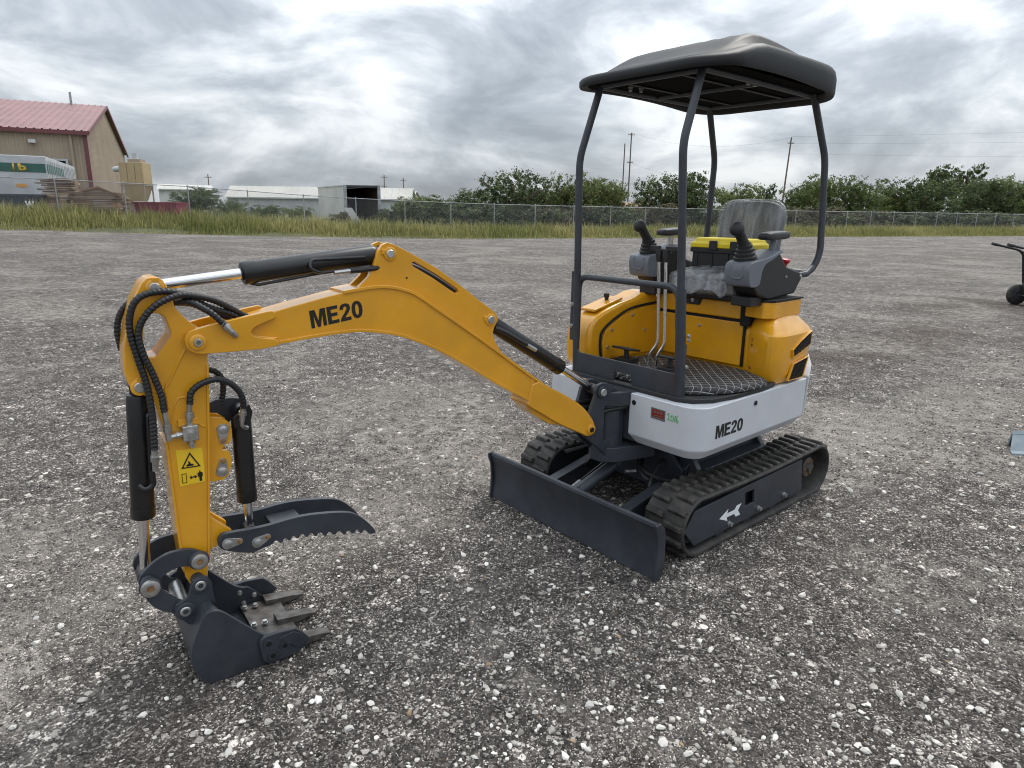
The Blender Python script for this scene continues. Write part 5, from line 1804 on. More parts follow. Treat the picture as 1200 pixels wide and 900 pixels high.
MB().lathe(bf(1.972, -0.11, 0.340), BV, [(0, 0.022), (0.22, 0.022)], 16).build('pin_tube', 'dark_paint', bucket)
MB().lathe(bf(2.027, -0.11, 0.260), BV, [(0, 0.024), (0.22, 0.024)], 16).build('pin_tube', 'steel', bucket)
for s in (1, -1):
    plate('ear_gusset', [(1.99, 0.25), (1.95, 0.27), (1.925, 0.235), (1.935, 0.20), (1.985, 0.21)], 0.115 * s, 0.175 * s, bf, 'dark_paint', bucket, bevel=0.004)
# three teeth: adapter and point, with two bolts each
for v in (0.160, 0.0, -0.160):
    t = MB()
    for_ring = [(1.705, 0.034, 0.028), (1.66, 0.026, 0.026), (1.60, 0.018, 0.022), (1.549, 0.006, 0.020)]
    rg = []
    for u, hh, hw in for_ring:
        cz = 0.030 + (1.705 - u) * -0.03
        rg.append([bf(u, v - hw, cz - hh * 0.6), bf(u, v + hw, cz - hh * 0.6), bf(u, v + hw, cz + hh * 0.8), bf(u, v - hw, cz + hh * 0.8)])
    t.loft(rg)
    t = t.build('tooth', 'worn_steel', bucket, bevel=0.003)
    for du in (0.745, 0.785):
        hexbolt(bf(1.0 + du, v * 0.86, 0.040 + (du - 0.7) * 0.08), (0, 0, 1), 0.009, 0.012, t, 'steel')

# ---- swing bracket between boom and machine
brk = plate('swing_bracket', [(0.070, 0.790), (0.100, 0.782), (0.115, 0.755), (0.112, 0.73), (0.150, 0.64), (0.185, 0.575), (0.175, 0.53), (0.10, 0.47), (0.02, 0.40), (-0.05, 0.37), (-0.09, 0.40), (-0.09, 0.72), (-0.03, 0.745), (0.03, 0.785)], 0.040, 0.060, bf, 'dark_paint', EX, holes=[[(0.045, 0.665), (-0.045, 0.685), (-0.045, 0.49), (0.045, 0.48)]], bevel=0.003)
plate('far_cheek', [(0.070, 0.790), (0.115, 0.755), (0.150, 0.64), (0.185, 0.575), (0.10, 0.47), (0.02, 0.40), (-0.09, 0.40), (-0.09, 0.72), (0.03, 0.785)], -0.060, -0.040, bf, 'dark_paint', brk, bevel=0.003)
plate('bracket_core', [(0.02, 0.42), (0.16, 0.55), (0.12, 0.60), (-0.0, 0.50)], -0.04, 0.04, bf, 'dark_paint', brk, bevel=0.003)
pin('rod_pin', 0.070, 0.744, 0.060, 0.078, 0.020, brk, 'steel', (0.032, 0.010, 'dark_paint'))
for i in range(5):
    MB().tube([bf(0.05, 0.02, 0.52 + 0.03 * i), bf(-0.05, 0.028, 0.525 + 0.03 * i)], 0.008, n=8).build('hydraulic_line', 'hose_rubber', brk)
MB().lathe((0.66, 0, 0.40), (0, 0, 1), [(0, 0.075), (0.33, 0.075)], 20).build('kingpost', 'dark_paint', brk)
for z0, z1 in ((0.36, 0.44), (0.66, 0.735)):
    plate('kingpost_lug', [(0.45, -0.16), (0.60, -0.12), (0.70, -0.085), (0.745, -0.03), (0.745, 0.03), (0.70, 0.085), (0.60, 0.12), (0.45, 0.16)], z0, z1, xy, 'dark_paint', brk, bevel=0.005)
for i, (dy, z) in enumerate(((0.03, 0.60), (0.06, 0.57), (-0.02, 0.62), (-0.05, 0.58))):
    MB().tube(spline([(0.50, dy, z + 0.05), (0.62, dy + 0.03, z + 0.08), (0.78, dy * 0.7 - 0.02, z + 0.06), (0.95, dy * 0.4 - 0.03, z + 0.07)], 8), 0.011, n=8, spiral=0.1, pitch=0.013).build('hydraulic_hose', 'hose_rubber', brk)

# ------------------------------------------------------------------ undercarriage
TZ, TRr, XF, XR = 0.158, 0.140, 0.605, -0.575


def track_pt(s, off):
    """point and outward normal on the belt loop at arc length s; off = distance out from the belt's pitch line"""
    Ls = XF - XR
    La = math.pi * TRr
    s %= 2 * Ls + 2 * La
    if s < Ls:
        return Vector((XR + s, 0, TZ + TRr + off - 0.012 * math.sin(math.pi * s / Ls))), Vector((0, 0, 1))
    s -= Ls
    if s < La:
        a = math.pi / 2 - s / TRr
        return Vector((XF + (TRr + off) * math.cos(a), 0, TZ + (TRr + off) * math.sin(a))), Vector((math.cos(a), 0, math.sin(a)))
    s -= La
    if s < Ls:
        return Vector((XF - s, 0, TZ - TRr - off)), Vector((0, 0, -1))
    s -= Ls
    a = -math.pi / 2 - s / TRr
    return Vector((XR + (TRr + off) * math.cos(a), 0, TZ + (TRr + off) * math.sin(a))), Vector((math.cos(a), 0, math.sin(a)))


PER = 2 * (XF - XR) + 2 * math.pi * TRr
NL = 46
lug_me = None


def lug_mesh():
    mb = MB()
    # chunky tread block, wider at its root, with a slanted step
    w0, w1, l0, l1, h = 0.053, 0.047, 0.019, 0.012, 0.019
    mb.loft([[(-l0, -w0, -0.003), (l0, -w0, -0.003), (l0 + 0.006, w0, -0.003), (-l0 + 0.006, w0, -0.003)],
             [(-l1, -w1, h), (l1, -w1, h), (l1 + 0.006, w1, h), (-l1 + 0.006, w1, h)]])
    me = bpy.data.meshes.new('tread_lug')
    me.from_pydata(mb.v, [], mb.f)
    bm = bmesh.new()
    bm.from_mesh(me)
    bmesh.ops.recalc_face_normals(bm, faces=bm.faces)
    bmesh.ops.bevel(bm, geom=[e for e in bm.edges], offset=0.004, segments=1, affect='EDGES')
    bm.to_mesh(me)
    bm.free()
    me.materials.append(MAT['rubber'])
    return me


lug_me = lug_mesh()
for side in (1, -1):
    yc = 0.46 * side
    n = 150
    rg = []
    for i in range(n):
        p, nr = track_pt(PER * i / n, 0)
        ring = []
        for dy, o_ in ((-0.113, -0.006), (-0.115, 0.004), (-0.108, 0.012), (0.108, 0.012), (0.115, 0.004), (0.113, -0.006), (0.10, -0.014), (-0.10, -0.014)):
            q, _ = track_pt(PER * i / n, o_)
            ring.append((q.x, yc + dy, q.z))
        rg.append(ring)
    rg.append(rg[0])
    trk = MB().loft(rg, False, False).build('rubber_track', 'rubber', EX)
    for i in range(NL):
        for row in (0, 1):
            s = PER * (i + 0.5 * row) / NL
            p, nr = track_pt(s, 0.011)
            p2, _ = track_pt(s + 0.002, 0.011)
            tx = (p2 - p).normalized()
            yy = nr.cross(tx).normalized()
            o = bpy.data.objects.new('tread_lug', lug_me)
            COL.objects.link(o)
            o.parent = trk
            M = Matrix((tx, yy, nr)).transposed().to_4x4()
            M.translation = Vector((p.x, yc + (0.056 if row else -0.056), p.z))
            o.matrix_local = M
    fr = plate('track_frame', [(0.64, 0.245), (0.19, 0.255), (-0.40, 0.263), (-0.42, 0.15), (-0.44, 0.062), (-0.04, 0.058), (0.63, 0.062), (0.715, 0.155)], yc + side * 0.085, yc + side * 0.098, xz, 'dark_paint', EX,
               holes=[[(0.196, 0.216), (0.110, 0.216), (0.100, 0.140), (0.186, 0.140)]], bevel=0.003)
    plate('inner_beam', [(0.60, 0.23), (-0.40, 0.24), (-0.42, 0.07), (0.60, 0.07)], yc - 0.05, yc + 0.05, xz, 'dark_paint', fr, bevel=0.004)
    for x, z in ((0.328, 0.086), (0.046, 0.089), (-0.222, 0.094)):
        hexbolt((x, yc + side * 0.098, z), (0, side, 0), 0.012, 0.018, fr)
    MB().lathe((XF, yc - 0.06, TZ), (0, 1, 0), [(0, 0.05), (0.0, 0.10), (0.03, 0.115), (0.05, 0.118), (0.07, 0.118), (0.09, 0.115), (0.12, 0.10), (0.12, 0.05)], 28).build('idler_wheel', 'dark_paint', fr)
    # drive sprocket with teeth
    tn = 14
    prof = []
    for i in range(tn * 4):
        a = 2 * math.pi * i / (tn * 4)
        prof.append((XR + (0.112 if i % 4 in (0, 1) else 0.092) * math.cos(a), TZ + (0.112 if i % 4 in (0, 1) else 0.092) * math.sin(a)))
    plate('sprocket', prof, yc - 0.012, yc + 0.02, xz, 'dark_paint', fr, holes=[circle2((XR, TZ), 0.03)], bevel=0)
    MB().lathe((XR, yc + side * 0.01, TZ), (0, side, 0), [(0, 0.062), (0.045, 0.062), (0.05, 0.055), (0.05, 0.03), (0.065, 0.025)], 24).build('drive_motor', 'worn_steel', fr)
    for i in range(6):
        a = math.pi / 3 * i
        hexbolt((XR + 0.045 * math.cos(a), yc + side * 0.06, TZ + 0.045 * math.sin(a)), (0, side, 0), 0.007, 0.006, fr, 'brass')
    for x in (0.38, 0.12, -0.14, -0.36):
        MB().lathe((x, yc - 0.08, 0.062), (0, 1, 0), [(0, 0.03), (0.0, 0.042), (0.05, 0.042), (0.05, 0.03), (0.11, 0.03), (0.11, 0.042), (0.16, 0.042)], 16).build('track_roller', 'dark_paint', fr)
    if side > 0:
        plate('direction_arrow', [(0.425, 0.140), (0.350, 0.172), (0.358, 0.151), (0.290, 0.151), (0.270, 0.170), (0.228, 0.170), (0.256, 0.139), (0.230, 0.108), (0.272, 0.108), (0.290, 0.129), (0.358, 0.129), (0.350, 0.108)], yc + 0.0982, yc + 0.0992, xz, 'white_print', fr, bevel=0)

# car body between the tracks
cb = plate('car_body', [(0.36, 0.20), (0.36, 0.31), (0.28, 0.385), (-0.28, 0.385), (-0.36, 0.31), (-0.36, 0.20)], -0.30, 0.30, xz, 'dark_paint', EX, bevel=0.006)
for side in (1, -1):
    plate('side_arm', [(0.24 * side, 0.385), (0.31 * side, 0.375), (0.40 * side, 0.25), (0.40 * side, 0.16), (0.24 * side, 0.16)], 0.30, 0.335, yz, 'dark_paint', cb, bevel=0.005)
    plate('side_arm', [(0.24 * side, 0.385), (0.31 * side, 0.375), (0.40 * side, 0.25), (0.40 * side, 0.16), (0.24 * side, 0.16)], -0.335, -0.30, yz, 'dark_paint', cb, bevel=0.005)
    plate('arm_cover', [(0.299, 0.16), (0.299, 0.32), (-0.299, 0.32), (-0.299, 0.16)], 0.302 * side, 0.38 * side, xz, 'dark_paint', cb, bevel=0.005)
plate('front_plate', [(-0.29, 0.16), (-0.29, 0.30), (-0.20, 0.39), (0.20, 0.39), (0.29, 0.30), (0.29, 0.16)], 0.362, 0.380, yz, 'dark_paint', cb, bevel=0.004)
MB().lathe((0, 0, 0.385), (0, 0, 1), [(0, 0.26), (0.03, 0.26), (0.03, 0.24), (0.085, 0.24)], 40).build('slew_ring', 'dark_paint', cb)

# dozer blade
bprof = [(0.952, 0.012), (0.962, 0.012), (0.955, 0.05), (0.948, 0.10), (0.947, 0.16), (0.953, 0.215), (0.966, 0.258), (0.972, 0.272), (0.958, 0.280), (0.945, 0.268), (0.934, 0.22), (0.929, 0.16), (0.932, 0.10), (0.942, 0.04)]
blade = plate('dozer_blade', bprof, -0.582, 0.582, xz, 'dark_paint', EX, bevel=0.002)
MB().tube([(0.957, -0.578, 0.276), (0.957, 0.578, 0.276)], 0.0125, n=12).build('top_lip', 'dark_paint', blade)
for side in (1, -1):
    plate('end_plate', [(0.975, 0.010), (0.968, 0.06), (0.962, 0.14), (0.968, 0.22), (0.984, 0.262), (0.982, 0.284), (0.950, 0.290), (0.925, 0.262), (0.912, 0.22), (0.906, 0.10), (0.915, 0.03), (0.93, 0.008)], 0.580 * side, 0.592 * side, xz, 'dark_paint', blade, bevel=0.002)
    plate('push_arm', [(0.93, 0.19), (0.93, 0.06), (0.86, 0.07), (0.40, 0.17), (0.33, 0.19), (0.33, 0.25), (0.40, 0.255), (0.86, 0.16)], 0.235 * side, 0.275 * side, xz, 'dark_paint', blade, bevel=0.004)
    plate('arm_rib', [(0.90, 0.162), (0.86, 0.180), (0.45, 0.262), (0.45, 0.252), (0.86, 0.158)], 0.225 * side, 0.285 * side, xz, 'dark_paint', blade, bevel=0.002)
    MB().tube(spline([(0.34, 0.16 * side, 0.33), (0.46, 0.19 * side, 0.32), (0.56, 0.22 * side, 0.24), (0.52, 0.24 * side, 0.20)], 8), 0.010, n=8, spiral=0.08, pitch=0.013).build('hydraulic_hose', 'hose_rubber', blade)
MB().cyl((0.895, 0.0, 0.15), (0.895, 0.0, 0.22), 0.03, n=12).build('ram_mount', 'dark_paint', blade)
dzc = MB().lathe((0.905, 0.0, 0.205), Vector((0.40, 0.0, 0.36)) - Vector((0.905, 0, 0.205)), [(0, 0.02), (0.01, 0.032), (0.32, 0.032), (0.32, 0.036), (0.36, 0.036), (0.365, 0.02), (0.40, 0.018)], 20).build('blade_cylinder', 'dark_paint', EX)
MB().cyl((0.545, 0, 0.316), (0.40, 0, 0.36), 0.017, n=14).build('rod', 'chrome', dzc)
MB().tube([(0.88, -0.045, 0.215), (0.62, -0.045, 0.30)], 0.009, n=8).build('feed_pipe', 'black_paint', dzc)
MB().cyl((0.90, -0.045, 0.21), (0.80, -0.045, 0.243), 0.011, n=8).build('hose_fitting', 'steel', dzc)
MB().cyl((0.56, 0.055, 0.27), (0.50, 0.075, 0.265), 0.012, n=8).build('hose_fitting', 'steel', dzc)
MB().cyl((0.44, -0.04, 0.36), (0.42, 0.06, 0.365), 0.014, n=8).build('hose_fitting', 'steel', dzc)
for side in (1, -1):
    plate('ram_ear', [(0.37, 0.30), (0.43, 0.34), (0.43, 0.38), (0.40, 0.40), (0.36, 0.40)], 0.035 * side, 0.055 * side, xz, 'dark_paint', cb, bevel=0.003)
MB().tube(spline([(0.42, 0.06, 0.31), (0.52, 0.14, 0.30), (0.50, 0.25, 0.27), (0.38, 0.28, 0.24)], 8), 0.011, n=8, spiral=0.08, pitch=0.013).build('hydraulic_hose', 'hose_rubber', cb)
MB().tube(spline([(0.42, 0.04, 0.36), (0.50, 0.10, 0.31), (0.53, 0.18, 0.26), (0.40, 0.27, 0.25)], 8), 0.011, n=8, spiral=0.08, pitch=0.013).build('hydraulic_hose', 'hose_rubber', cb)

# ------------------------------------------------------------------ upper structure


def offset_poly(pts, d):
    """move every edge of a counter-clockwise plan outline inwards by d"""
    n = len(pts)
    out = []
    for i in range(n):
        a, b, c = Vector(pts[i - 1]), Vector(pts[i]), Vector(pts[(i + 1) % n])
        d0, d1 = (b - a).normalized(), (c - b).normalized()
        n0, n1 = Vector((-d0.y, d0.x)), Vector((-d1.y, d1.x))
        m_ = (n0 + n1)
        m_ = m_ / max(0.35, m_.length_squared / 2) if m_.length > 1e-6 else n0
        out.append((b.x + m_.x * d, b.y + m_.y * d))
    return out


def ring_z(pts, z):
    return [(x, y, z) for x, y in pts]


fl = plate('turntable_frame', [(0.60, -0.13), (0.60, 0.13), (0.45, 0.30), (0.0, 0.42), (-0.45, 0.38), (-0.62, 0.0), (-0.45, -0.38), (0.0, -0.42), (0.45, -0.30)], 0.465, 0.72, xy, 'dark_paint', EX, bevel=0.01)


def skirt(name, pts, z0, zc, z1, material, chamfer=0.035):
    rg = [ring_z(offset_poly(pts, chamfer), z0), ring_z(pts, zc), ring_z(pts, z1)]
    return MB().loft(rg).build(name, material, EX, bevel=0.006, seg=3)


arc = [(0.62 - 0.11 + 0.11 * math.cos(a), 0.415 + 0.11 * math.sin(a)) for a in [math.pi / 2 * i / 7 for i in range(8)]]
left_pts = [(0.62, 0.105)] + arc + [(-0.425, 0.512), (-0.425, 0.105)]
skl = skirt('left_skirt', left_pts, 0.462, 0.512, 0.728, 'white_paint')
right_pts = [(x, -y) for x, y in left_pts][::-1]
right_pts = [(x, (y if y < -0.2 else -0.13)) for x, y in right_pts]
skr = skirt('right_skirt', right_pts, 0.462, 0.512, 0.728, 'white_paint')
tail = [(-0.433, 0.511), (-0.50, 0.485), (-0.56, 0.43), (-0.61, 0.34), (-0.645, 0.22), (-0.66, 0.08), (-0.66, -0.08), (-0.645, -0.22), (-0.61, -0.34), (-0.56, -0.43), (-0.50, -0.485), (-0.433, -0.511)]
mb = MB()
tz1 = [0.735, 0.80, 0.845, 0.86, 0.86, 0.86, 0.86, 0.86, 0.86, 0.845, 0.80, 0.735]
mb.loft([ring_z(offset_poly(tail, 0.03), 0.47), ring_z(tail, 0.52), [(x * 1.015, y * 1.01, z) for (x, y), z in zip(tail, tz1)]])
mb.build('counterweight', 'white_paint', EX, bevel=0.006)
for x, y, ax in ((0.6205, 0.135, (1, 0, 0)), (0.13, 0.5245, (0, 1, 0))):
    MB().lathe((x, y, 0.682), ax, [(0, 0.013), (0.0015, 0.013), (0.0015, 0.008)], 16).build('bolt_hole', 'gap', skl)
bold_word('ME20', (0.478, 0.5249, 0.562), (-1, -0.0139, -0.01), (0.0, 0, 1), 0.245, 0.066, 'black_print', skl)
dcl = plate('red_label', [(0.245, 0.685), (0.330, 0.683), (0.330, 0.628), (0.245, 0.630)], 0.620, 0.6218, yz, 'decal_grey', skl, bevel=0)
plate('label_field', [(0.252, 0.678), (0.324, 0.677), (0.324, 0.640), (0.252, 0.641)], 0.6219, 0.6224, yz, 'decal_red', dcl, bevel=0)
for i, (y0, y1, z) in enumerate(((0.262, 0.276, 0.660), (0.281, 0.295, 0.660), (0.300, 0.314, 0.660), (0.265, 0.311, 0.646))):
    plate('label_print', [(y0, z), (y1, z), (y1, z + (0.011 if i < 3 else 0.004)), (y0, z + (0.011 if i < 3 else 0.004))], 0.6225, 0.6228, yz, 'decal_grey', dcl, bevel=0)
# marker number 1016, written by hand
num = []
num.append([(0.343, 0.668), (0.351, 0.678), (0.352, 0.645)])
num.append([(0.345, 0.645), (0.361, 0.643)])
num.append([(0.371 + 0.008 * math.cos(a), 0.657 + 0.014 * math.sin(a)) for a in [2 * math.pi * i / 14 for i in range(15)]])
num.append([(0.388, 0.674), (0.387, 0.641)])
num.append([(0.399, 0.676), (0.395, 0.655), (0.395, 0.645), (0.401, 0.640), (0.407, 0.645), (0.406, 0.653), (0.400, 0.655), (0.396, 0.650)])
mb = MB()
for st in num:
    mb.tube([(0.6208, y, z) for y, z in st], 0.0022, n=6)
mb.build('marker_number', 'green_marker', skl)

# floor and quilted mat
floor_pts = [(0.585, -0.36), (0.585, 0.36), (0.55, 0.43), (0.46, 0.485), (0.30, 0.51), (0.05, 0.515), (-0.10, 0.50), (-0.16, 0.30), (-0.16, -0.36)]
plate('floor_plate', floor_pts, 0.7285, 0.752, xy, 'black_plastic', EX, bevel=0.006)
mat_pts = chaikin([(0.535, -0.30), (0.535, 0.33), (0.50, 0.385), (0.36, 0.485), (0.18, 0.525), (0.03, 0.525), (-0.015, 0.49), (-0.06, 0.40), (-0.125, 0.28), (-0.125, -0.30)], 2)
mb = MB()
mb.loft([ring_z(offset_poly(mat_pts, 0.012), 0.7525), ring_z(mat_pts, 0.758), ring_z(mat_pts, 0.772), ring_z(offset_poly(mat_pts, 0.010), 0.784), ring_z(offset_poly(mat_pts, 0.035), 0.790)])
mb.build('floor_mat', 'quilted_mat', EX, smooth=60)

# front guard plate and rail
gp = plate('front_guard', [(-0.365, 0.735), (-0.06, 0.735), (-0.06, 0.79), (-0.05, 0.80), (0.05, 0.80), (0.06, 0.79), (0.06, 0.735), (0.375, 0.735), (0.375, 0.80), (0.37, 0.90), (0.335, 0.90), (0.335, 0.862), (0.30, 0.858), (-0.315, 0.858), (-0.335, 0.875), (-0.335, 0.92), (-0.365, 0.92)], 0.548, 0.560, yz, 'dark_paint', EX, bevel=0.002)
MB().box((0.49, -0.36, 0.734), (0.547, 0.37, 0.742)).build('guard_foot', 'dark_paint', gp)
for y in (-0.28, 0.30):
    hexbolt((0.57, y, 0.742 - 0.014), (0, 0, 1), 0.010, 0.012, gp)

# canopy posts (bent tubes), sleeves, guard rail
PR = 0.0185
frame = MB()
post_fl = [(0.545, 0.352, 0.735), (0.612, 0.310, 1.915), (0.49, 0.30, 2.25)]
post_fr = [(0.545, -0.352, 0.735), (0.585, -0.345, 1.880), (0.485, -0.305, 2.25)]
post_rl = [(-0.52, 0.30, 1.30), (-0.61, 0.365, 1.29), (-0.665, 0.385, 1.40), (-0.655, 0.350, 1.92), (-0.49, 0.32, 2.25)]
post_rr = [(-0.52, -0.30, 1.30), (-0.60, -0.365, 1.29), (-0.655, -0.37, 1.40), (-0.645, -0.350, 1.94), (-0.49, -0.32, 2.25)]
for pts in (post_fl, post_fr):
    MB().tube(fillet(pts, 0.055, 6), PR, n=16).build('front_post', 'dark_paint', EX)
for pts in (post_rl, post_rr):
    MB().tube(fillet(pts, 0.055, 6), PR, n=16).build('rear_post', 'dark_paint', EX)
sl_ = MB().cyl((0.545, 0.352, 0.736), (0.575, 0.333, 1.27), 0.0245, n=18).build('post_sleeve', 'dark_paint', EX)
MB().box((0.505, 0.337, 0.736), (0.56, 0.342, 1.0)).build('sleeve_gusset', 'dark_paint', sl_)
for z in (0.90, 1.03, 1.05):
    hexbolt((0.545, 0.3735, z), (0, 1, 0), 0.008, 0.009, sl_)
sl2 = MB().box((0.532, -0.395, 0.92), (0.562, -0.368, 1.30)).build('post_sleeve', 'dark_paint', EX, bevel=0.003)
for z in (1.0, 1.12):
    hexbolt((0.562, -0.38, z), (1, 0, 0), 0.009, 0.009, sl2)
MB().tube(fillet([(0.548, -0.350, 0.93), (0.552, -0.345, 1.275), (0.565, 0.315, 1.275), (0.566, 0.328, 1.08)], 0.07, 6), 0.0165, n=14).build('guard_rail', 'dark_paint', EX)

# canopy roof: rounded shell with a raised centre and a lower front brow
can = []


def rrect(x0, x1, yw, r, n=7):
    pts = []
    for cx, cy, a0 in ((x1 - r, yw - r, 0), (x0 + r, yw - r, math.pi / 2), (x0 + r, -yw + r, math.pi), (x1 - r, -yw + r, 1.5 * math.pi)):
        for i in range(n):
            a = a0 + math.pi / 2 * i / (n - 1)
            pts.append((cx + r * math.cos(a), cy + r * math.sin(a)))
    # extra points along the sides so that the sides can bow
    out = []
    for i, p in enumerate(pts):
        q = pts[(i + 1) % len(pts)]
        out.append(p)
        dd = math.hypot(q[0] - p[0], q[1] - p[1])
        k = int(dd / 0.09)
        for j in range(1, k):
            out.append((p[0] + (q[0] - p[0]) * j / k, p[1] + (q[1] - p[1]) * j / k))
    return out


CX0, CX1, CYW = -0.60, 0.61, 0.46


def sstep(t):
    t = min(1, max(0, t))
    return t * t * (3 - 2 * t)


def canopy_z(x, y):
    """rim arches a little along each side"""
    t = (x - 0.10) / 0.60
    return -0.028 * t * t


base = rrect(CX0, CX1, CYW, 0.20)
CZ = 2.245
lay = [(0.05, 0.030, 'b'), (0.03, 0.0, 'b'), (0.004, -0.006, 'b'), (0.0, 0.010, 's'), (0.0, 0.074, 's'), (0.007, 0.102, 's'), (0.022, 0.122, 's'), (0.050, 0.134, 's'), (0.078, 0.130, 's'), (0.098, 0.25, 'c'), (0.112, 0.70, 'c'), (0.130, 0.90, 'c'), (0.16, 0.965, 'c'), (0.22, 0.99, 'c'), (0.32, 1.0, 'c'), (0.40, 1.0, 'c')]
rings = []
for off, dz_, k in lay:
    ring = []
    for (x, y) in base:
        sx = (abs(CX1 - CX0) / 2 - off) / (abs(CX1 - CX0) / 2)
        sy = (CYW - off) / CYW
        cx = (CX0 + CX1) / 2
        xx, yy_ = cx + (x - cx) * sx, y * sy
        # side lobes: thin at the front brow, deep towards the rear
        lobe = 0.36 + 0.52 * sstep((0.56 - xx) / 0.36) + 0.16 * sstep((0.05 - xx) / 0.6)
        # centre panel: steps up behind the brow and rises over the seat
        crown = 0.070 + 0.118 * sstep((0.50 - xx) / 0.36) - 0.03 * sstep((0.10 - xx) / 0.6)
        floor_ = 0.124 * lobe
        if k == 'b':
            z = dz_
        elif k == 's':
            z = dz_ * lobe
        else:
            z = floor_ + max(0.012, crown - floor_) * dz_
        ring.append((xx, yy_, CZ + canopy_z(xx, yy_) + z))
    rings.append(ring)
roof = MB().loft(rings, True, True).build('canopy_roof', 'canopy_plastic', EX, smooth=50)
plate('underside_shade', offset_poly(base, 0.045), 2.236, 2.240, xy, 'matt_black', roof, bevel=0)  # matt black sheet added under the roof to paint its underside in deep shade
for y in (0.31, -0.31):
    MB().tube([(0.50, y, 2.232), (0.1, y * 1.02, 2.232), (-0.50, y, 2.232)], 0.016, n=10).build('roof_rail', 'dark_paint', roof)
for x in (0.49, -0.49, 0.02):
    MB().tube([(x, -0.31, 2.233), (x, 0.31, 2.233)], 0.015, n=10).build('roof_bar', 'dark_paint', roof)
for y in (-0.16, 0.16):
    MB().box((-0.46, y - 0.012, 2.228), (0.44, y + 0.012, 2.2355)).build('roof_rib', 'canopy_plastic', roof, bevel=0.004)
for x, y in ((0.42, 0.24), (0.10, 0.29), (0.04, 0.29), (0.3, -0.2), (0.36, -0.22)):
    hexbolt((x, y, 2.236), (0, 0, -1), 0.010, 0.02, roof)

# ---- yellow covers
hood_pts = chaikin([(-0.150, -0.34), (-0.150, 0.275), (-0.10, 0.36), (-0.055, 0.44), (-0.065, 0.488), (-0.11, 0.508), (-0.20, 0.513), (-0.30, 0.510), (-0.40, 0.503), (-0.47, 0.482), (-0.535, 0.43), (-0.59, 0.34), (-0.625, 0.22), (-0.64, 0.08), (-0.64, -0.08), (-0.625, -0.22), (-0.59, -0.34), (-0.535, -0.43), (-0.47, -0.482), (-0.40, -0.503), (-0.25, -0.51), (-0.15, -0.50)])


def hood_ring(scale_in, z):
    sx, sy = 1 - scale_in / 0.28, 1 - scale_in / 0.51
    return [(-0.36 + (x + 0.36) * sx, y * sy, z) for x, y in hood_pts]


mb = MB()
mb.loft([hood_ring(0.02, 0.735), hood_ring(0.004, 0.78), hood_ring(0.0, 0.86), hood_ring(-0.004, 0.96), hood_ring(-0.003, 0.995), hood_ring(0.006, 1.010), hood_ring(0.082, 1.075), hood_ring(0.092, 1.082), hood_ring(0.098, 1.145), hood_ring(0.112, 1.155)])
hood = mb.build('engine_hood', 'yellow_paint', EX, smooth=26)
# front panel below the seat, lid above it, dark seams round them
plate('front_panel', [(-0.31, 0.79), (0.262, 0.79), (0.262, 1.035), (-0.31, 1.035)], -0.148, -0.132, yz, 'yellow_paint', hood, bevel=0.006)
plate('seat_lid', [(-0.31, 1.052), (0.245, 1.052), (0.245, 1.12), (0.21, 1.145), (-0.31, 1.145)], -0.25, -0.118, yz, 'yellow_paint', hood, bevel=0.01, seg=3)
plate('seam_strip', [(-0.32, 1.034), (0.272, 1.034), (0.272, 1.053), (-0.32, 1.053)], -0.16, -0.136, yz, 'gap', hood, bevel=0)
plate('seam_strip', [(0.262, 0.79), (0.276, 0.79), (0.276, 1.04), (0.262, 1.04)], -0.16, -0.128, yz, 'gap', hood, bevel=0)
plate('latch_recess', [(0.247, 1.02), (0.30, 1.02), (0.31, 1.15), (0.245, 1.15)], -0.20, -0.112, yz, 'gap', hood, bevel=0.003)
plate('seat_bracket', [(-0.16, 1.105), (-0.02, 1.105), (0.0, 1.16), (-0.16, 1.16)], -0.2, -0.104, yz, 'black_plastic', hood, bevel=0.005)
for y in (-0.13, -0.06):
    hexbolt((-0.104, y, 1.13), (1, 0, 0), 0.009, 0.008, hood)
hexbolt((-0.132, -0.02, 0.985), (1, 0, 0), 0.008, 0.007, hood)
hexbolt((-0.132, -0.16, 0.91), (1, 0, 0), 0.007, 0.007, hood)
for z in (0.80, 0.925, 0.955):
    hexbolt((-0.120, 0.335, z), (0.8, -0.5, 0), 0.008, 0.008, hood, 'brass')


def on_hood(y_hint, pts3, name, material, parent, lift):
    return None


# raised console base on the left shoulder
plate('console_base', [(-0.105, 0.285), (-0.085, 0.39), (-0.13, 0.43), (-0.44, 0.42), (-0.44, 0.25), (-0.13, 0.25)], 1.075, 1.165, xy, 'yellow_paint', hood, bevel=0.008, seg=3)
plate('seal', [(-0.098, 0.288), (-0.08, 0.392), (-0.128, 0.436), (-0.445, 0.426), (-0.445, 0.25), (-0.128, 0.25)], 1.166, 1.174, xy, 'gap', hood, bevel=0)


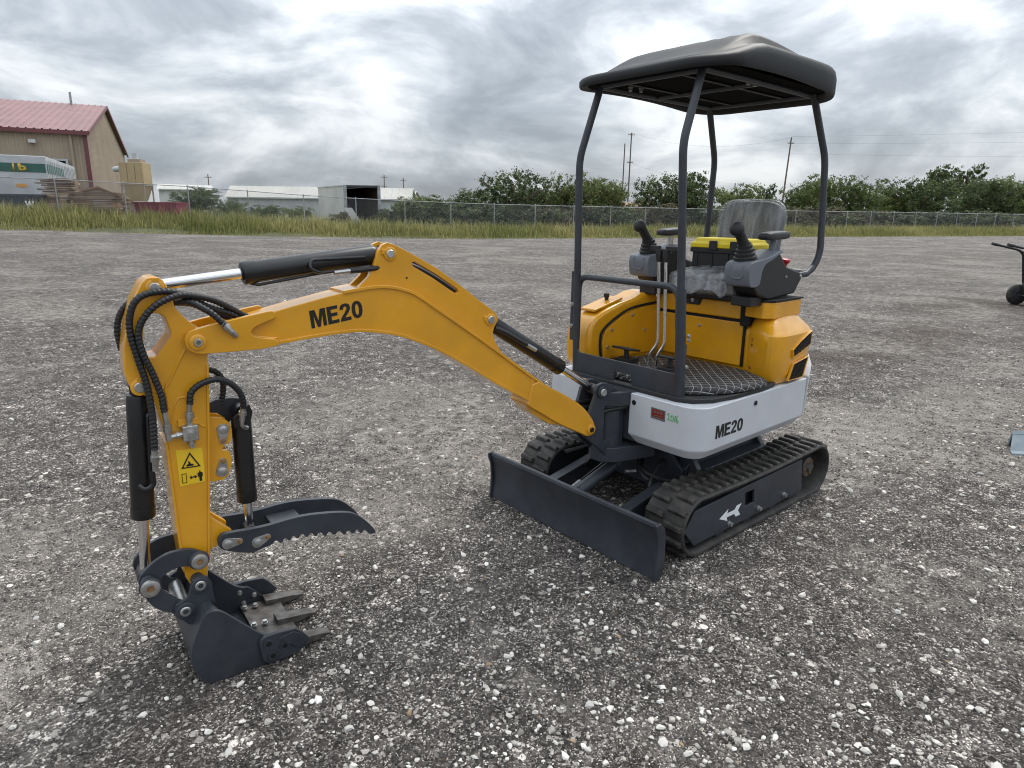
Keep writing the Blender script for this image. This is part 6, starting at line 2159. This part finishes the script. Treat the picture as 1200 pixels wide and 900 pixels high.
def grille(pts, name):
    """recessed vent: frame lip, dark back and slanted wires; pts are (x, z) on the left flank"""
    def fl(a, t, b):
        # flank curves inwards towards the tail
        y = 0.5165 if a > -0.38 else 0.5165 - 0.45 * (a + 0.38) ** 2 / 0.1 - 0.16 * (-0.38 - a)
        return Vector((a, y + t, b))
    g_ = plate(name, pts, -0.004, 0.003, fl, 'grille', hood, bevel=0)
    ctr = (sum(p[0] for p in pts) / len(pts), sum(p[1] for p in pts) / len(pts))
    big = [(ctr[0] + (a - ctr[0]) * 1.07, ctr[1] + (b - ctr[1]) * 1.07) for a, b in pts]
    plate('vent_frame', big, -0.006, 0.009, fl, 'yellow_paint', g_, holes=[pts], bevel=0.002)
    mb = MB()
    xs_ = [p[0] for p in pts]
    zs_ = [p[1] for p in pts]
    for i in range(26):
        for sg in (1, -1):
            x = min(xs_) - 0.1 + i * 0.014
            seg_ = []
            for j in range(13):
                z = min(zs_) + (max(zs_) - min(zs_)) * j / 12
                xq = x + sg * (z - min(zs_)) * 0.5
                ins = False
                for k in range(len(pts)):
                    (xa, za), (xb, zb_) = pts[k], pts[k - 1]
                    if (za > z) != (zb_ > z) and xq < (xb - xa) * (z - za) / (zb_ - za) + xa:
                        ins = not ins
                if ins:
                    seg_.append(fl(xq, 0.004, z))
            if len(seg_) > 1:
                mb.tube(seg_, 0.0012, n=4)
    if mb.v:
        mb.build('vent_wire', 'black_plastic', g_, smooth=0)
    return g_


grille([(-0.218, 0.874), (-0.207, 0.918), (-0.295, 0.965), (-0.395, 1.000), (-0.415, 0.928)], 'side_vent')
grille([(-0.190, 0.752), (-0.228, 0.836), (-0.385, 0.858), (-0.345, 0.752)], 'side_vent')

# right-hand cover (tank) beside the operator
tank_prof = [(-0.16, 0.735), (0.44, 0.735), (0.478, 0.78), (0.482, 0.92), (0.468, 0.99), (0.43, 1.035), (0.33, 1.075), (0.22, 1.105), (0.12, 1.12), (0.05, 1.135), (0.0, 1.155), (-0.16, 1.155)]
tank = plate('tank_cover', chaikin(tank_prof), -0.505, -0.325, xz, 'yellow_paint', EX, bevel=0.028, seg=4, smooth=50)
plate('inner_panel', [(-0.14, 0.79), (0.36, 0.79), (0.375, 0.90), (0.35, 0.96), (0.22, 1.03), (0.05, 1.07), (-0.14, 1.08)], -0.326, -0.312, xz, 'yellow_paint', tank, bevel=0.004)
seam = [(0.372, -0.318, 0.78), (0.388, -0.318, 0.90), (0.362, -0.318, 0.968), (0.228, -0.318, 1.04), (0.10, -0.318, 1.075), (-0.13, -0.318, 1.09)]
MB().tube(spline([Vector(p) for p in seam], 6), 0.007, n=8).build('seam_trim', 'gap', tank)
for x, z in ((0.33, 0.86), (0.30, 0.96), (0.12, 1.03), (0.0, 0.93)):
    hexbolt((x, -0.312, z), (0, 1, 0), 0.008, 0.007, tank)
plate('tank_lid', [(0.40, -0.475), (0.40, -0.36), (0.16, -0.36), (0.16, -0.475)], 0, 0.016, lambda a, t, b: Vector((a, b, 1.062 + (0.40 - a) * 0.235 + t)), 'yellow_paint', tank, bevel=0.006, seg=3)
MB().lathe((0.235, -0.42, 1.112), (0.1, 0, 1), [(0, 0.012), (0.02, 0.012), (0.02, 0.017), (0.042, 0.017), (0.046, 0.010)], 14).build('lid_knob', 'black_plastic', tank)
MB().lathe((0.235, -0.42, 1.105), (0.1, 0, 1), [(0, 0.02), (0.008, 0.02)], 14).build('knob_base', 'steel', tank)

# pedals and travel levers
for y0, y1, ym in ((-0.27, -0.13, -0.20), (0.05, 0.16, 0.10)):
    ped = MB().obox((0.30, (y0 + y1) / 2, 0.868), (0.045, 0, 0.008), (0, (y1 - y0) / 2, 0), (-0.001, 0, 0.006)).build('pedal', 'black_plastic', EX, bevel=0.005)
    MB().cyl((0.29, ym, 0.785), (0.295, ym, 0.863), 0.014, n=10).build('pedal_stem', 'dark_paint', ped)
    MB().obox((0.29, ym, 0.80), (0.05, 0, 0), (0, 0.05, 0), (0, 0, 0.016)).build('pedal_base', 'black_plastic', ped, bevel=0.004)
for dy in (-0.022, 0.022):
    lev = MB().tube(fillet([(0.275, -0.035 + dy * 1.15, 0.785), (0.275, -0.028 + dy * 1.15, 0.86), (0.255, 0.004 + dy, 0.92), (0.262, -0.018 + dy, 1.37)], 0.03), 0.0095, n=10).build('travel_lever', 'chrome', EX)
    gr = MB().loft([[(0.262 + dx * a_, -0.018 + dy + dy2 * a_, z) for dx, dy2 in ((-0.014, -0.014), (0.014, -0.014), (0.014, 0.014), (-0.014, 0.014))] for a_, z in ((0.8, 1.36), (1.1, 1.385), (1.2, 1.41), (1.2, 1.43))])
    gr.loft([[(0.262 + ex_, -0.018 + dy * (1 + 0.0) + s_, 1.425 + zz_) for ex_, zz_ in ((-0.014, -0.006), (0.014, -0.006), (0.014, 0.020), (-0.014, 0.020))] for s_ in ((0.0, -0.055) if dy < 0 else (0.0, 0.07))])
    gr.build('grip', 'black_plastic', lev, bevel=0.005, seg=3)

# ------------------------------------------------------------------ seat


def cushion(name, mat_, parent, c, hx, hy, hz, tilt=0.0, puff=0.03, n=9, seed=0, wrinkle=0.0, grow=0.0):
    """padded block: superellipsoid grid"""
    g = random.Random(seed)
    bm = bmesh.new()
    bmesh.ops.create_cube(bm, size=2)
    bmesh.ops.subdivide_edges(bm, edges=list(bm.edges), cuts=n, use_grid_fill=True)
    for v in bm.verts:
        x, y, z = v.co
        e = 5.0
        rr = (abs(x) ** e + abs(y) ** e + abs(z) ** e) ** (1 / e)
        x, y, z = x / rr, y / rr, z / rr
        p = Vector((x * (hx + grow), y * (hy + grow), z * (hz + grow) + puff * (1 - x * x) * (1 - y * y) * (1 if z > 0 else 0)))
        if wrinkle:
            w_ = math.sin(p.y * 55 + 7 * math.sin(p.x * 14) + seed) * math.sin(p.z * 23 + p.x * 31) + 0.6 * math.sin(p.x * 90 + p.y * 40)
            p += p.normalized() * wrinkle * w_
        v.co = p
    Mx = Matrix.Translation(Vector(c)) @ Matrix.Rotation(tilt, 4, 'Y')
    bm.transform(Mx)
    me = bpy.data.meshes.new(name)
    bm.to_mesh(me)
    bm.free()
    me.shade_smooth()
    return link(name, me, mat_, parent)


seat = cushion('seat', 'vinyl', EX, (-0.22, 0.04, 1.245), 0.235, 0.225, 0.05, R(3), 0.03)
cushion('backrest', 'vinyl', seat, (-0.47, 0.04, 1.475), 0.045, 0.195, 0.215, R(-8), 0.0)
cushion('seat_cover', 'plastic_film', seat, (-0.22, 0.04, 1.245), 0.235, 0.225, 0.05, R(3), 0.03, 24, 3, 0.0045, 0.010)
cushion('backrest_cover', 'plastic_film', seat, (-0.47, 0.04, 1.475), 0.045, 0.195, 0.215, R(-8), 0.0, 24, 5, 0.005, 0.010)
MB().box((-0.40, -0.16, 1.15), (-0.06, 0.22, 1.195)).build('seat_base', 'black_plastic', seat, bevel=0.01)
MB().tube([(-0.46, -0.12, 1.2), (-0.52, -0.12, 1.40)], 0.012, n=8).build('backrest_hinge', 'dark_paint', seat)
# loose corner of the plastic wrap hanging over the front of the cushion
mb = MB()
nn_ = 12
for i in range(nn_ + 1):
    for j in range(7):
        y = -0.10 + 0.33 * i / nn_
        t = j / 6
        x = 0.02 + 0.015 * math.sin(i * 1.7 + j) + 0.03 * t
        z = 1.262 - 0.085 * t * (0.5 + 0.5 * math.sin(0.4 + i * 0.35) ** 2) + 0.006 * math.sin(i * 2.3 + j * 1.9)
        mb.v.append((x, y, z))
for i in range(nn_):
    for j in range(6):
        mb.f.append((i * 7 + j, i * 7 + j + 1, (i + 1) * 7 + j + 1, (i + 1) * 7 + j))
mb.build('wrap_flap', 'plastic_film', seat, smooth=180)

# ------------------------------------------------------------------ control consoles with joysticks
CON = [(0.03, 1.235), (0.055, 1.29), (0.055, 1.345), (-0.02, 1.372), (-0.13, 1.395), (-0.19, 1.425), (-0.28, 1.345), (-0.455, 1.305), (-0.475, 1.285), (-0.40, 1.192), (-0.12, 1.172), (-0.01, 1.205)]


def console(sy, dx):
    yo = 0.32 * sy

    def fx(a, t, b):
        return Vector((a + dx, yo + t * sy, b))
    body = plate('control_console', CON, -0.055, 0.075, fx, 'black_plastic', EX, bevel=0.014, seg=3)
    top = plate('grey_cowl', chaikin([(0.102, 1.285), (0.110, 1.35), (0.092, 1.378), (0.0, 1.388), (-0.10, 1.402), (-0.20, 1.436), (-0.215, 1.425), (-0.11, 1.384), (-0.045, 1.366), (-0.018, 1.335), (-0.012, 1.29), (0.0, 1.252), (0.085, 1.250)]), -0.062, 0.082, fx, 'grey_plastic', body, bevel=0.014, seg=3)
    plate('cowl_recess', [(-0.045, 1.362), (-0.035, 1.362), (-0.032, 1.315), (-0.02, 1.302), (0.02, 1.302), (0.032, 1.315), (0.035, 1.362), (0.045, 1.362), (0.042, 1.31), (0.025, 1.292), (-0.025, 1.292), (-0.042, 1.31)], 0.1045, 0.1095, lambda a, t, b: Vector((t + dx, yo + a * 0.9 + 0.01 * sy, b)), 'grey_plastic', body, bevel=0.003)
    # rubber boot: stacked bellows, then the tilted handle with its bent grip
    bx_, by_ = 0.0 + dx, yo
    boot = MB()
    prof = []
    z, r = 0.0, 0.064
    for i in range(5):
        prof += [(z, r), (z + 0.008, r), (z + 0.012, r - 0.007), (z + 0.018, r - 0.007)]
        z += 0.020
        r -= 0.0065
    boot.lathe((bx_ + 0.02, by_, 1.376), (0.22, 0, 1), prof, 22)
    boot.build('boot', 'black_plastic', body)
    h = MB()
    hp = spline([Vector((bx_ + 0.04, by_, 1.455)), Vector((bx_ + 0.075, by_, 1.495)), Vector((bx_ + 0.105, by_, 1.525)), Vector((bx_ + 0.125, by_, 1.54)), Vector((bx_ + 0.155, by_, 1.552))], 5)
    rad = [0.029, 0.029, 0.028, 0.027, 0.026, 0.026, 0.026, 0.026, 0.026, 0.027, 0.028, 0.030, 0.032, 0.034, 0.036, 0.037, 0.037, 0.036, 0.032, 0.025, 0.012]
    rg_ = []
    for i, p in enumerate(hp):
        d_ = (hp[min(i + 1, len(hp) - 1)] - hp[max(i - 1, 0)]).normalized()
        s_ = Vector((0, 1, 0))
        u_ = d_.cross(s_)
        rr = rad[min(i, len(rad) - 1)]
        rg_.append([p + rr * (math.cos(a) * s_ + math.sin(a) * u_) for a in [2 * math.pi * k / 14 for k in range(14)]])
    h.loft(rg_)
    h.build('joystick', 'black_plastic', body, smooth=60)
    # armrest on a post
    ax = -0.20 + dx
    MB().cyl((ax, yo + 0.02 * sy, 1.40), (ax, yo + 0.02 * sy, 1.485), 0.017, n=10).build('armrest_post', 'steel' if sy < 0 else 'grey_plastic', body)
    cushion('armrest', 'vinyl', body, (ax - 0.01, yo + 0.02 * sy, 1.505), 0.115, 0.042, 0.020, R(2), 0.006, 5)
    hexbolt((-0.28 + dx, yo + 0.075 * sy, 1.29), (0, sy, 0), 0.006, 0.005, body)
    hexbolt((-0.44 + dx, yo + 0.075 * sy, 1.285), (0, sy, 0), 0.008, 0.006, body)
    MB().box((-0.36 + dx, yo - 0.06, 1.145), (0.02 + dx, yo + 0.055, 1.195)).build('console_foot', 'black_plastic', body, bevel=0.006)
    return body


console(1, 0.0)
console(-1, -0.03)
MB().tube([(-0.45, 0.33, 1.28), (-0.56, 0.37, 1.29), (-0.63, 0.372, 1.33)], 0.017, n=10).build('post_stay', 'dark_paint', EX)
MB().lathe((-0.36, 0.33, 1.335), (0, 0.2, 1), [(0, 0.016), (0.02, 0.018), (0.028, 0.026), (0.044, 0.028), (0.048, 0.02)], 16).build('red_cap', 'red_plastic', EX)

# ------------------------------------------------------------------ tool box on the seat
tb = empty('tool_box', (-0.27, 0.03, 1.315))
tag(tb, 'black plastic tool box with yellow lid lying on the wrapped seat', 'tool box')
TB0 = Vector((-0.17, 0.03, 1.312))


def tbx(lo, hi, nm, m_, bevel=0.008, par=tb):
    return MB().box(lo, hi).build(nm, m_, par, bevel=bevel, seg=3)


tbx((-0.345, -0.125, 1.314), (-0.155, 0.235, 1.425), 'case', 'black_plastic')
tbx((-0.352, -0.135, 1.400), (-0.146, 0.245, 1.426), 'case_rim', 'black_plastic', 0.004)
mb = MB()
mb.loft([[(x, y, z) for x, y in ((-0.352 + i_, -0.135 + i_), (-0.146 - i_, -0.135 + i_), (-0.146 - i_, 0.245 - i_), (-0.352 + i_, 0.245 - i_))] for i_, z in ((0.0, 1.4265), (0.0, 1.452), (0.014, 1.462), (0.02, 1.478), (0.03, 1.482))])
lid = mb.build('lid', 'toolbox_yellow', tb, bevel=0.006, seg=3)
for y in (0.018, 0.15):
    tbx((-0.146, y - 0.026, 1.415), (-0.138, y + 0.026, 1.468), 'latch', 'black_plastic', 0.004)
for i in range(4):
    y = -0.09 + 0.1 * i
    tbx((-0.155, y - 0.004, 1.318), (-0.150, y + 0.004, 1.398), 'case_rib', 'black_plastic', 0.001)

# ------------------------------------------------------------------ things at the right edge of the view
ct = site(9.92, 12.9)
cart = empty('walk_behind_machine', (ct.x, ct.y, 0))
tag(cart, 'black walk behind machine on wheels at the right edge of the yard', 'machine')


def cp(r_, a_, z):
    return Vector((ct.x, ct.y, z)) + rb * r_ + fb * a_


for a_ in (-0.22, 0.28):
    w = MB().lathe(cp(0.0, a_ - 0.05, 0.20), fb, [(0, 0.09), (0.0, 0.15), (0.012, 0.185), (0.03, 0.20), (0.07, 0.20), (0.088, 0.185), (0.10, 0.15), (0.10, 0.09)], 26).build('wheel', 'rubber', cart)
    MB().lathe(cp(0.0, a_ - 0.06, 0.20), fb, [(0, 0.03), (0.0, 0.09), (0.02, 0.10), (0.10, 0.10), (0.12, 0.09), (0.12, 0.03)], 20).build('hub', 'dark_paint', w)
MB().cyl(cp(0, -0.30, 0.20), cp(0, 0.36, 0.20), 0.018, n=10).build('axle', 'steel', cart)
plate('body_box', [(-0.02, 0.18), (0.02, 0.46), (0.75, 0.52), (0.95, 0.36), (0.95, 0.20), (0.3, 0.14)], -0.16, 0.22, lambda a, t, b: cp(a, t, b), 'black_paint', cart, bevel=0.02, seg=3)
for a_ in (-0.18, 0.24):
    MB().tube(fillet([cp(0.05, a_, 0.42), cp(-0.06, a_, 0.98), cp(-0.16, a_, 1.06), cp(-0.64, a_, 1.16)], 0.06), 0.022, n=10).build('handle_tube', 'black_paint', cart)
    MB().tube([cp(-0.58, a_, 1.147), cp(-0.70, a_, 1.172)], 0.029, n=12).build('hand_grip', 'rubber', cart)
    MB().tube([cp(-0.06, a_, 0.98), cp(0.5, a_, 0.58)], 0.020, n=10).build('brace', 'black_paint', cart)
    MB().tube(spline([cp(-0.10, a_, 1.05), cp(0.15, a_, 1.09), cp(0.6, a_, 1.13)], 5), 0.014, n=8).build('upper_bar', 'steel', cart)
MB().tube([cp(-0.09, -0.18, 1.02), cp(-0.09, 0.24, 1.02)], 0.018, n=10).build('cross_bar', 'black_paint', cart)
MB().obox(cp(0.14, -0.165, 0.40), rb * 0.05, fb * 0.006, (0, 0, 0.04)).build('plate', 'white_print', cart, bevel=0.004)

# steel attachment lying at the edge
at0 = Vector((-2.40, 1.12, 0))
att = empty('steel_attachment', (-2.40, 1.12, 0))
tag(att, 'blue grey steel blade end lying on the gravel at the right edge', 'attachment')


def ap(r_, a_, z):
    return at0 + rb * r_ + fb * a_ + Vector((0, 0, z))


MB().loft([[ap(0.0, 0.0, 0.008), ap(0.75, -0.14, 0.008), ap(0.75, -0.10, 0.020), ap(0.0, 0.02, 0.016)], [ap(0.12, 0.16, 0.10), ap(0.85, 0.06, 0.13), ap(0.85, 0.08, 0.145), ap(0.12, 0.18, 0.115)]]).build('sloped_plate', 'blue_steel', att, bevel=0.003)
MB().loft([[ap(0.10, 0.15, 0.10), ap(0.80, 0.05, 0.12), ap(0.82, 0.09, 0.12), ap(0.12, 0.19, 0.10)], [ap(0.10, 0.17, 0.006), ap(0.80, 0.09, 0.006), ap(0.82, 0.13, 0.006), ap(0.12, 0.21, 0.006)]]).build('back_plate', 'blue_steel', att, bevel=0.003)
MB().loft([[ap(-0.01, -0.008, 0.006), ap(0.76, -0.15, 0.006), ap(0.755, -0.125, 0.022), ap(0.0, 0.015, 0.020)], [ap(-0.02, -0.03, 0.004), ap(0.75, -0.18, 0.004), ap(0.75, -0.175, 0.012), ap(-0.018, -0.025, 0.012)]]).build('cutting_edge', 'blue_steel', att)

# ------------------------------------------------------------------ stones pushed up against the steel


def along(pts, per_m, spread, seed):
    g = np.random.default_rng(seed)
    xs, ys = [], []
    for (x0, y0), (x1, y1) in zip(pts[:-1], pts[1:]):
        n_ = int(math.hypot(x1 - x0, y1 - y0) * per_m)
        t_ = g.random(n_)
        xs.append(x0 + (x1 - x0) * t_ + g.normal(0, spread, n_))
        ys.append(y0 + (y1 - y0) * t_ + g.normal(0, spread, n_))
    return np.concatenate(xs), np.concatenate(ys)


bp = [bf(u, v, 0) for u, v in ((1.66, 0.215), (1.80, 0.215), (1.95, 0.212), (2.02, 0.205), (2.04, 0.0), (2.02, -0.205), (1.68, -0.21))]
cx_, cy_ = along([(p.x, p.y) for p in bp], 380, 0.012, 21)
lx, ly = along([(0.985, -0.59), (0.985, 0.59)], 420, 0.014, 22)
t1x, t1y = along([(0.66, 0.592), (-0.62, 0.592)], 420, 0.014, 23)
t2x, t2y = along([(0.74, 0.36), (0.74, 0.56)], 420, 0.02, 24)
tx_, ty_ = along([(p.x, p.y) for p in [bf(1.57, 0.2, 0), bf(1.57, -0.2, 0)]], 300, 0.02, 25)
scatter_stones('heaped_stones', 0, 1.0, 2.0, 0.006, 0.018, DARK_PAL + [(0.5, 0.48, 0.45, 2)], 31, 'grit and stones pushed up along the tracks, blade and bucket',
               at=(np.concatenate([cx_, lx, t1x, t2x, tx_]), np.concatenate([cy_, ly, t1y, t2y, ty_])))
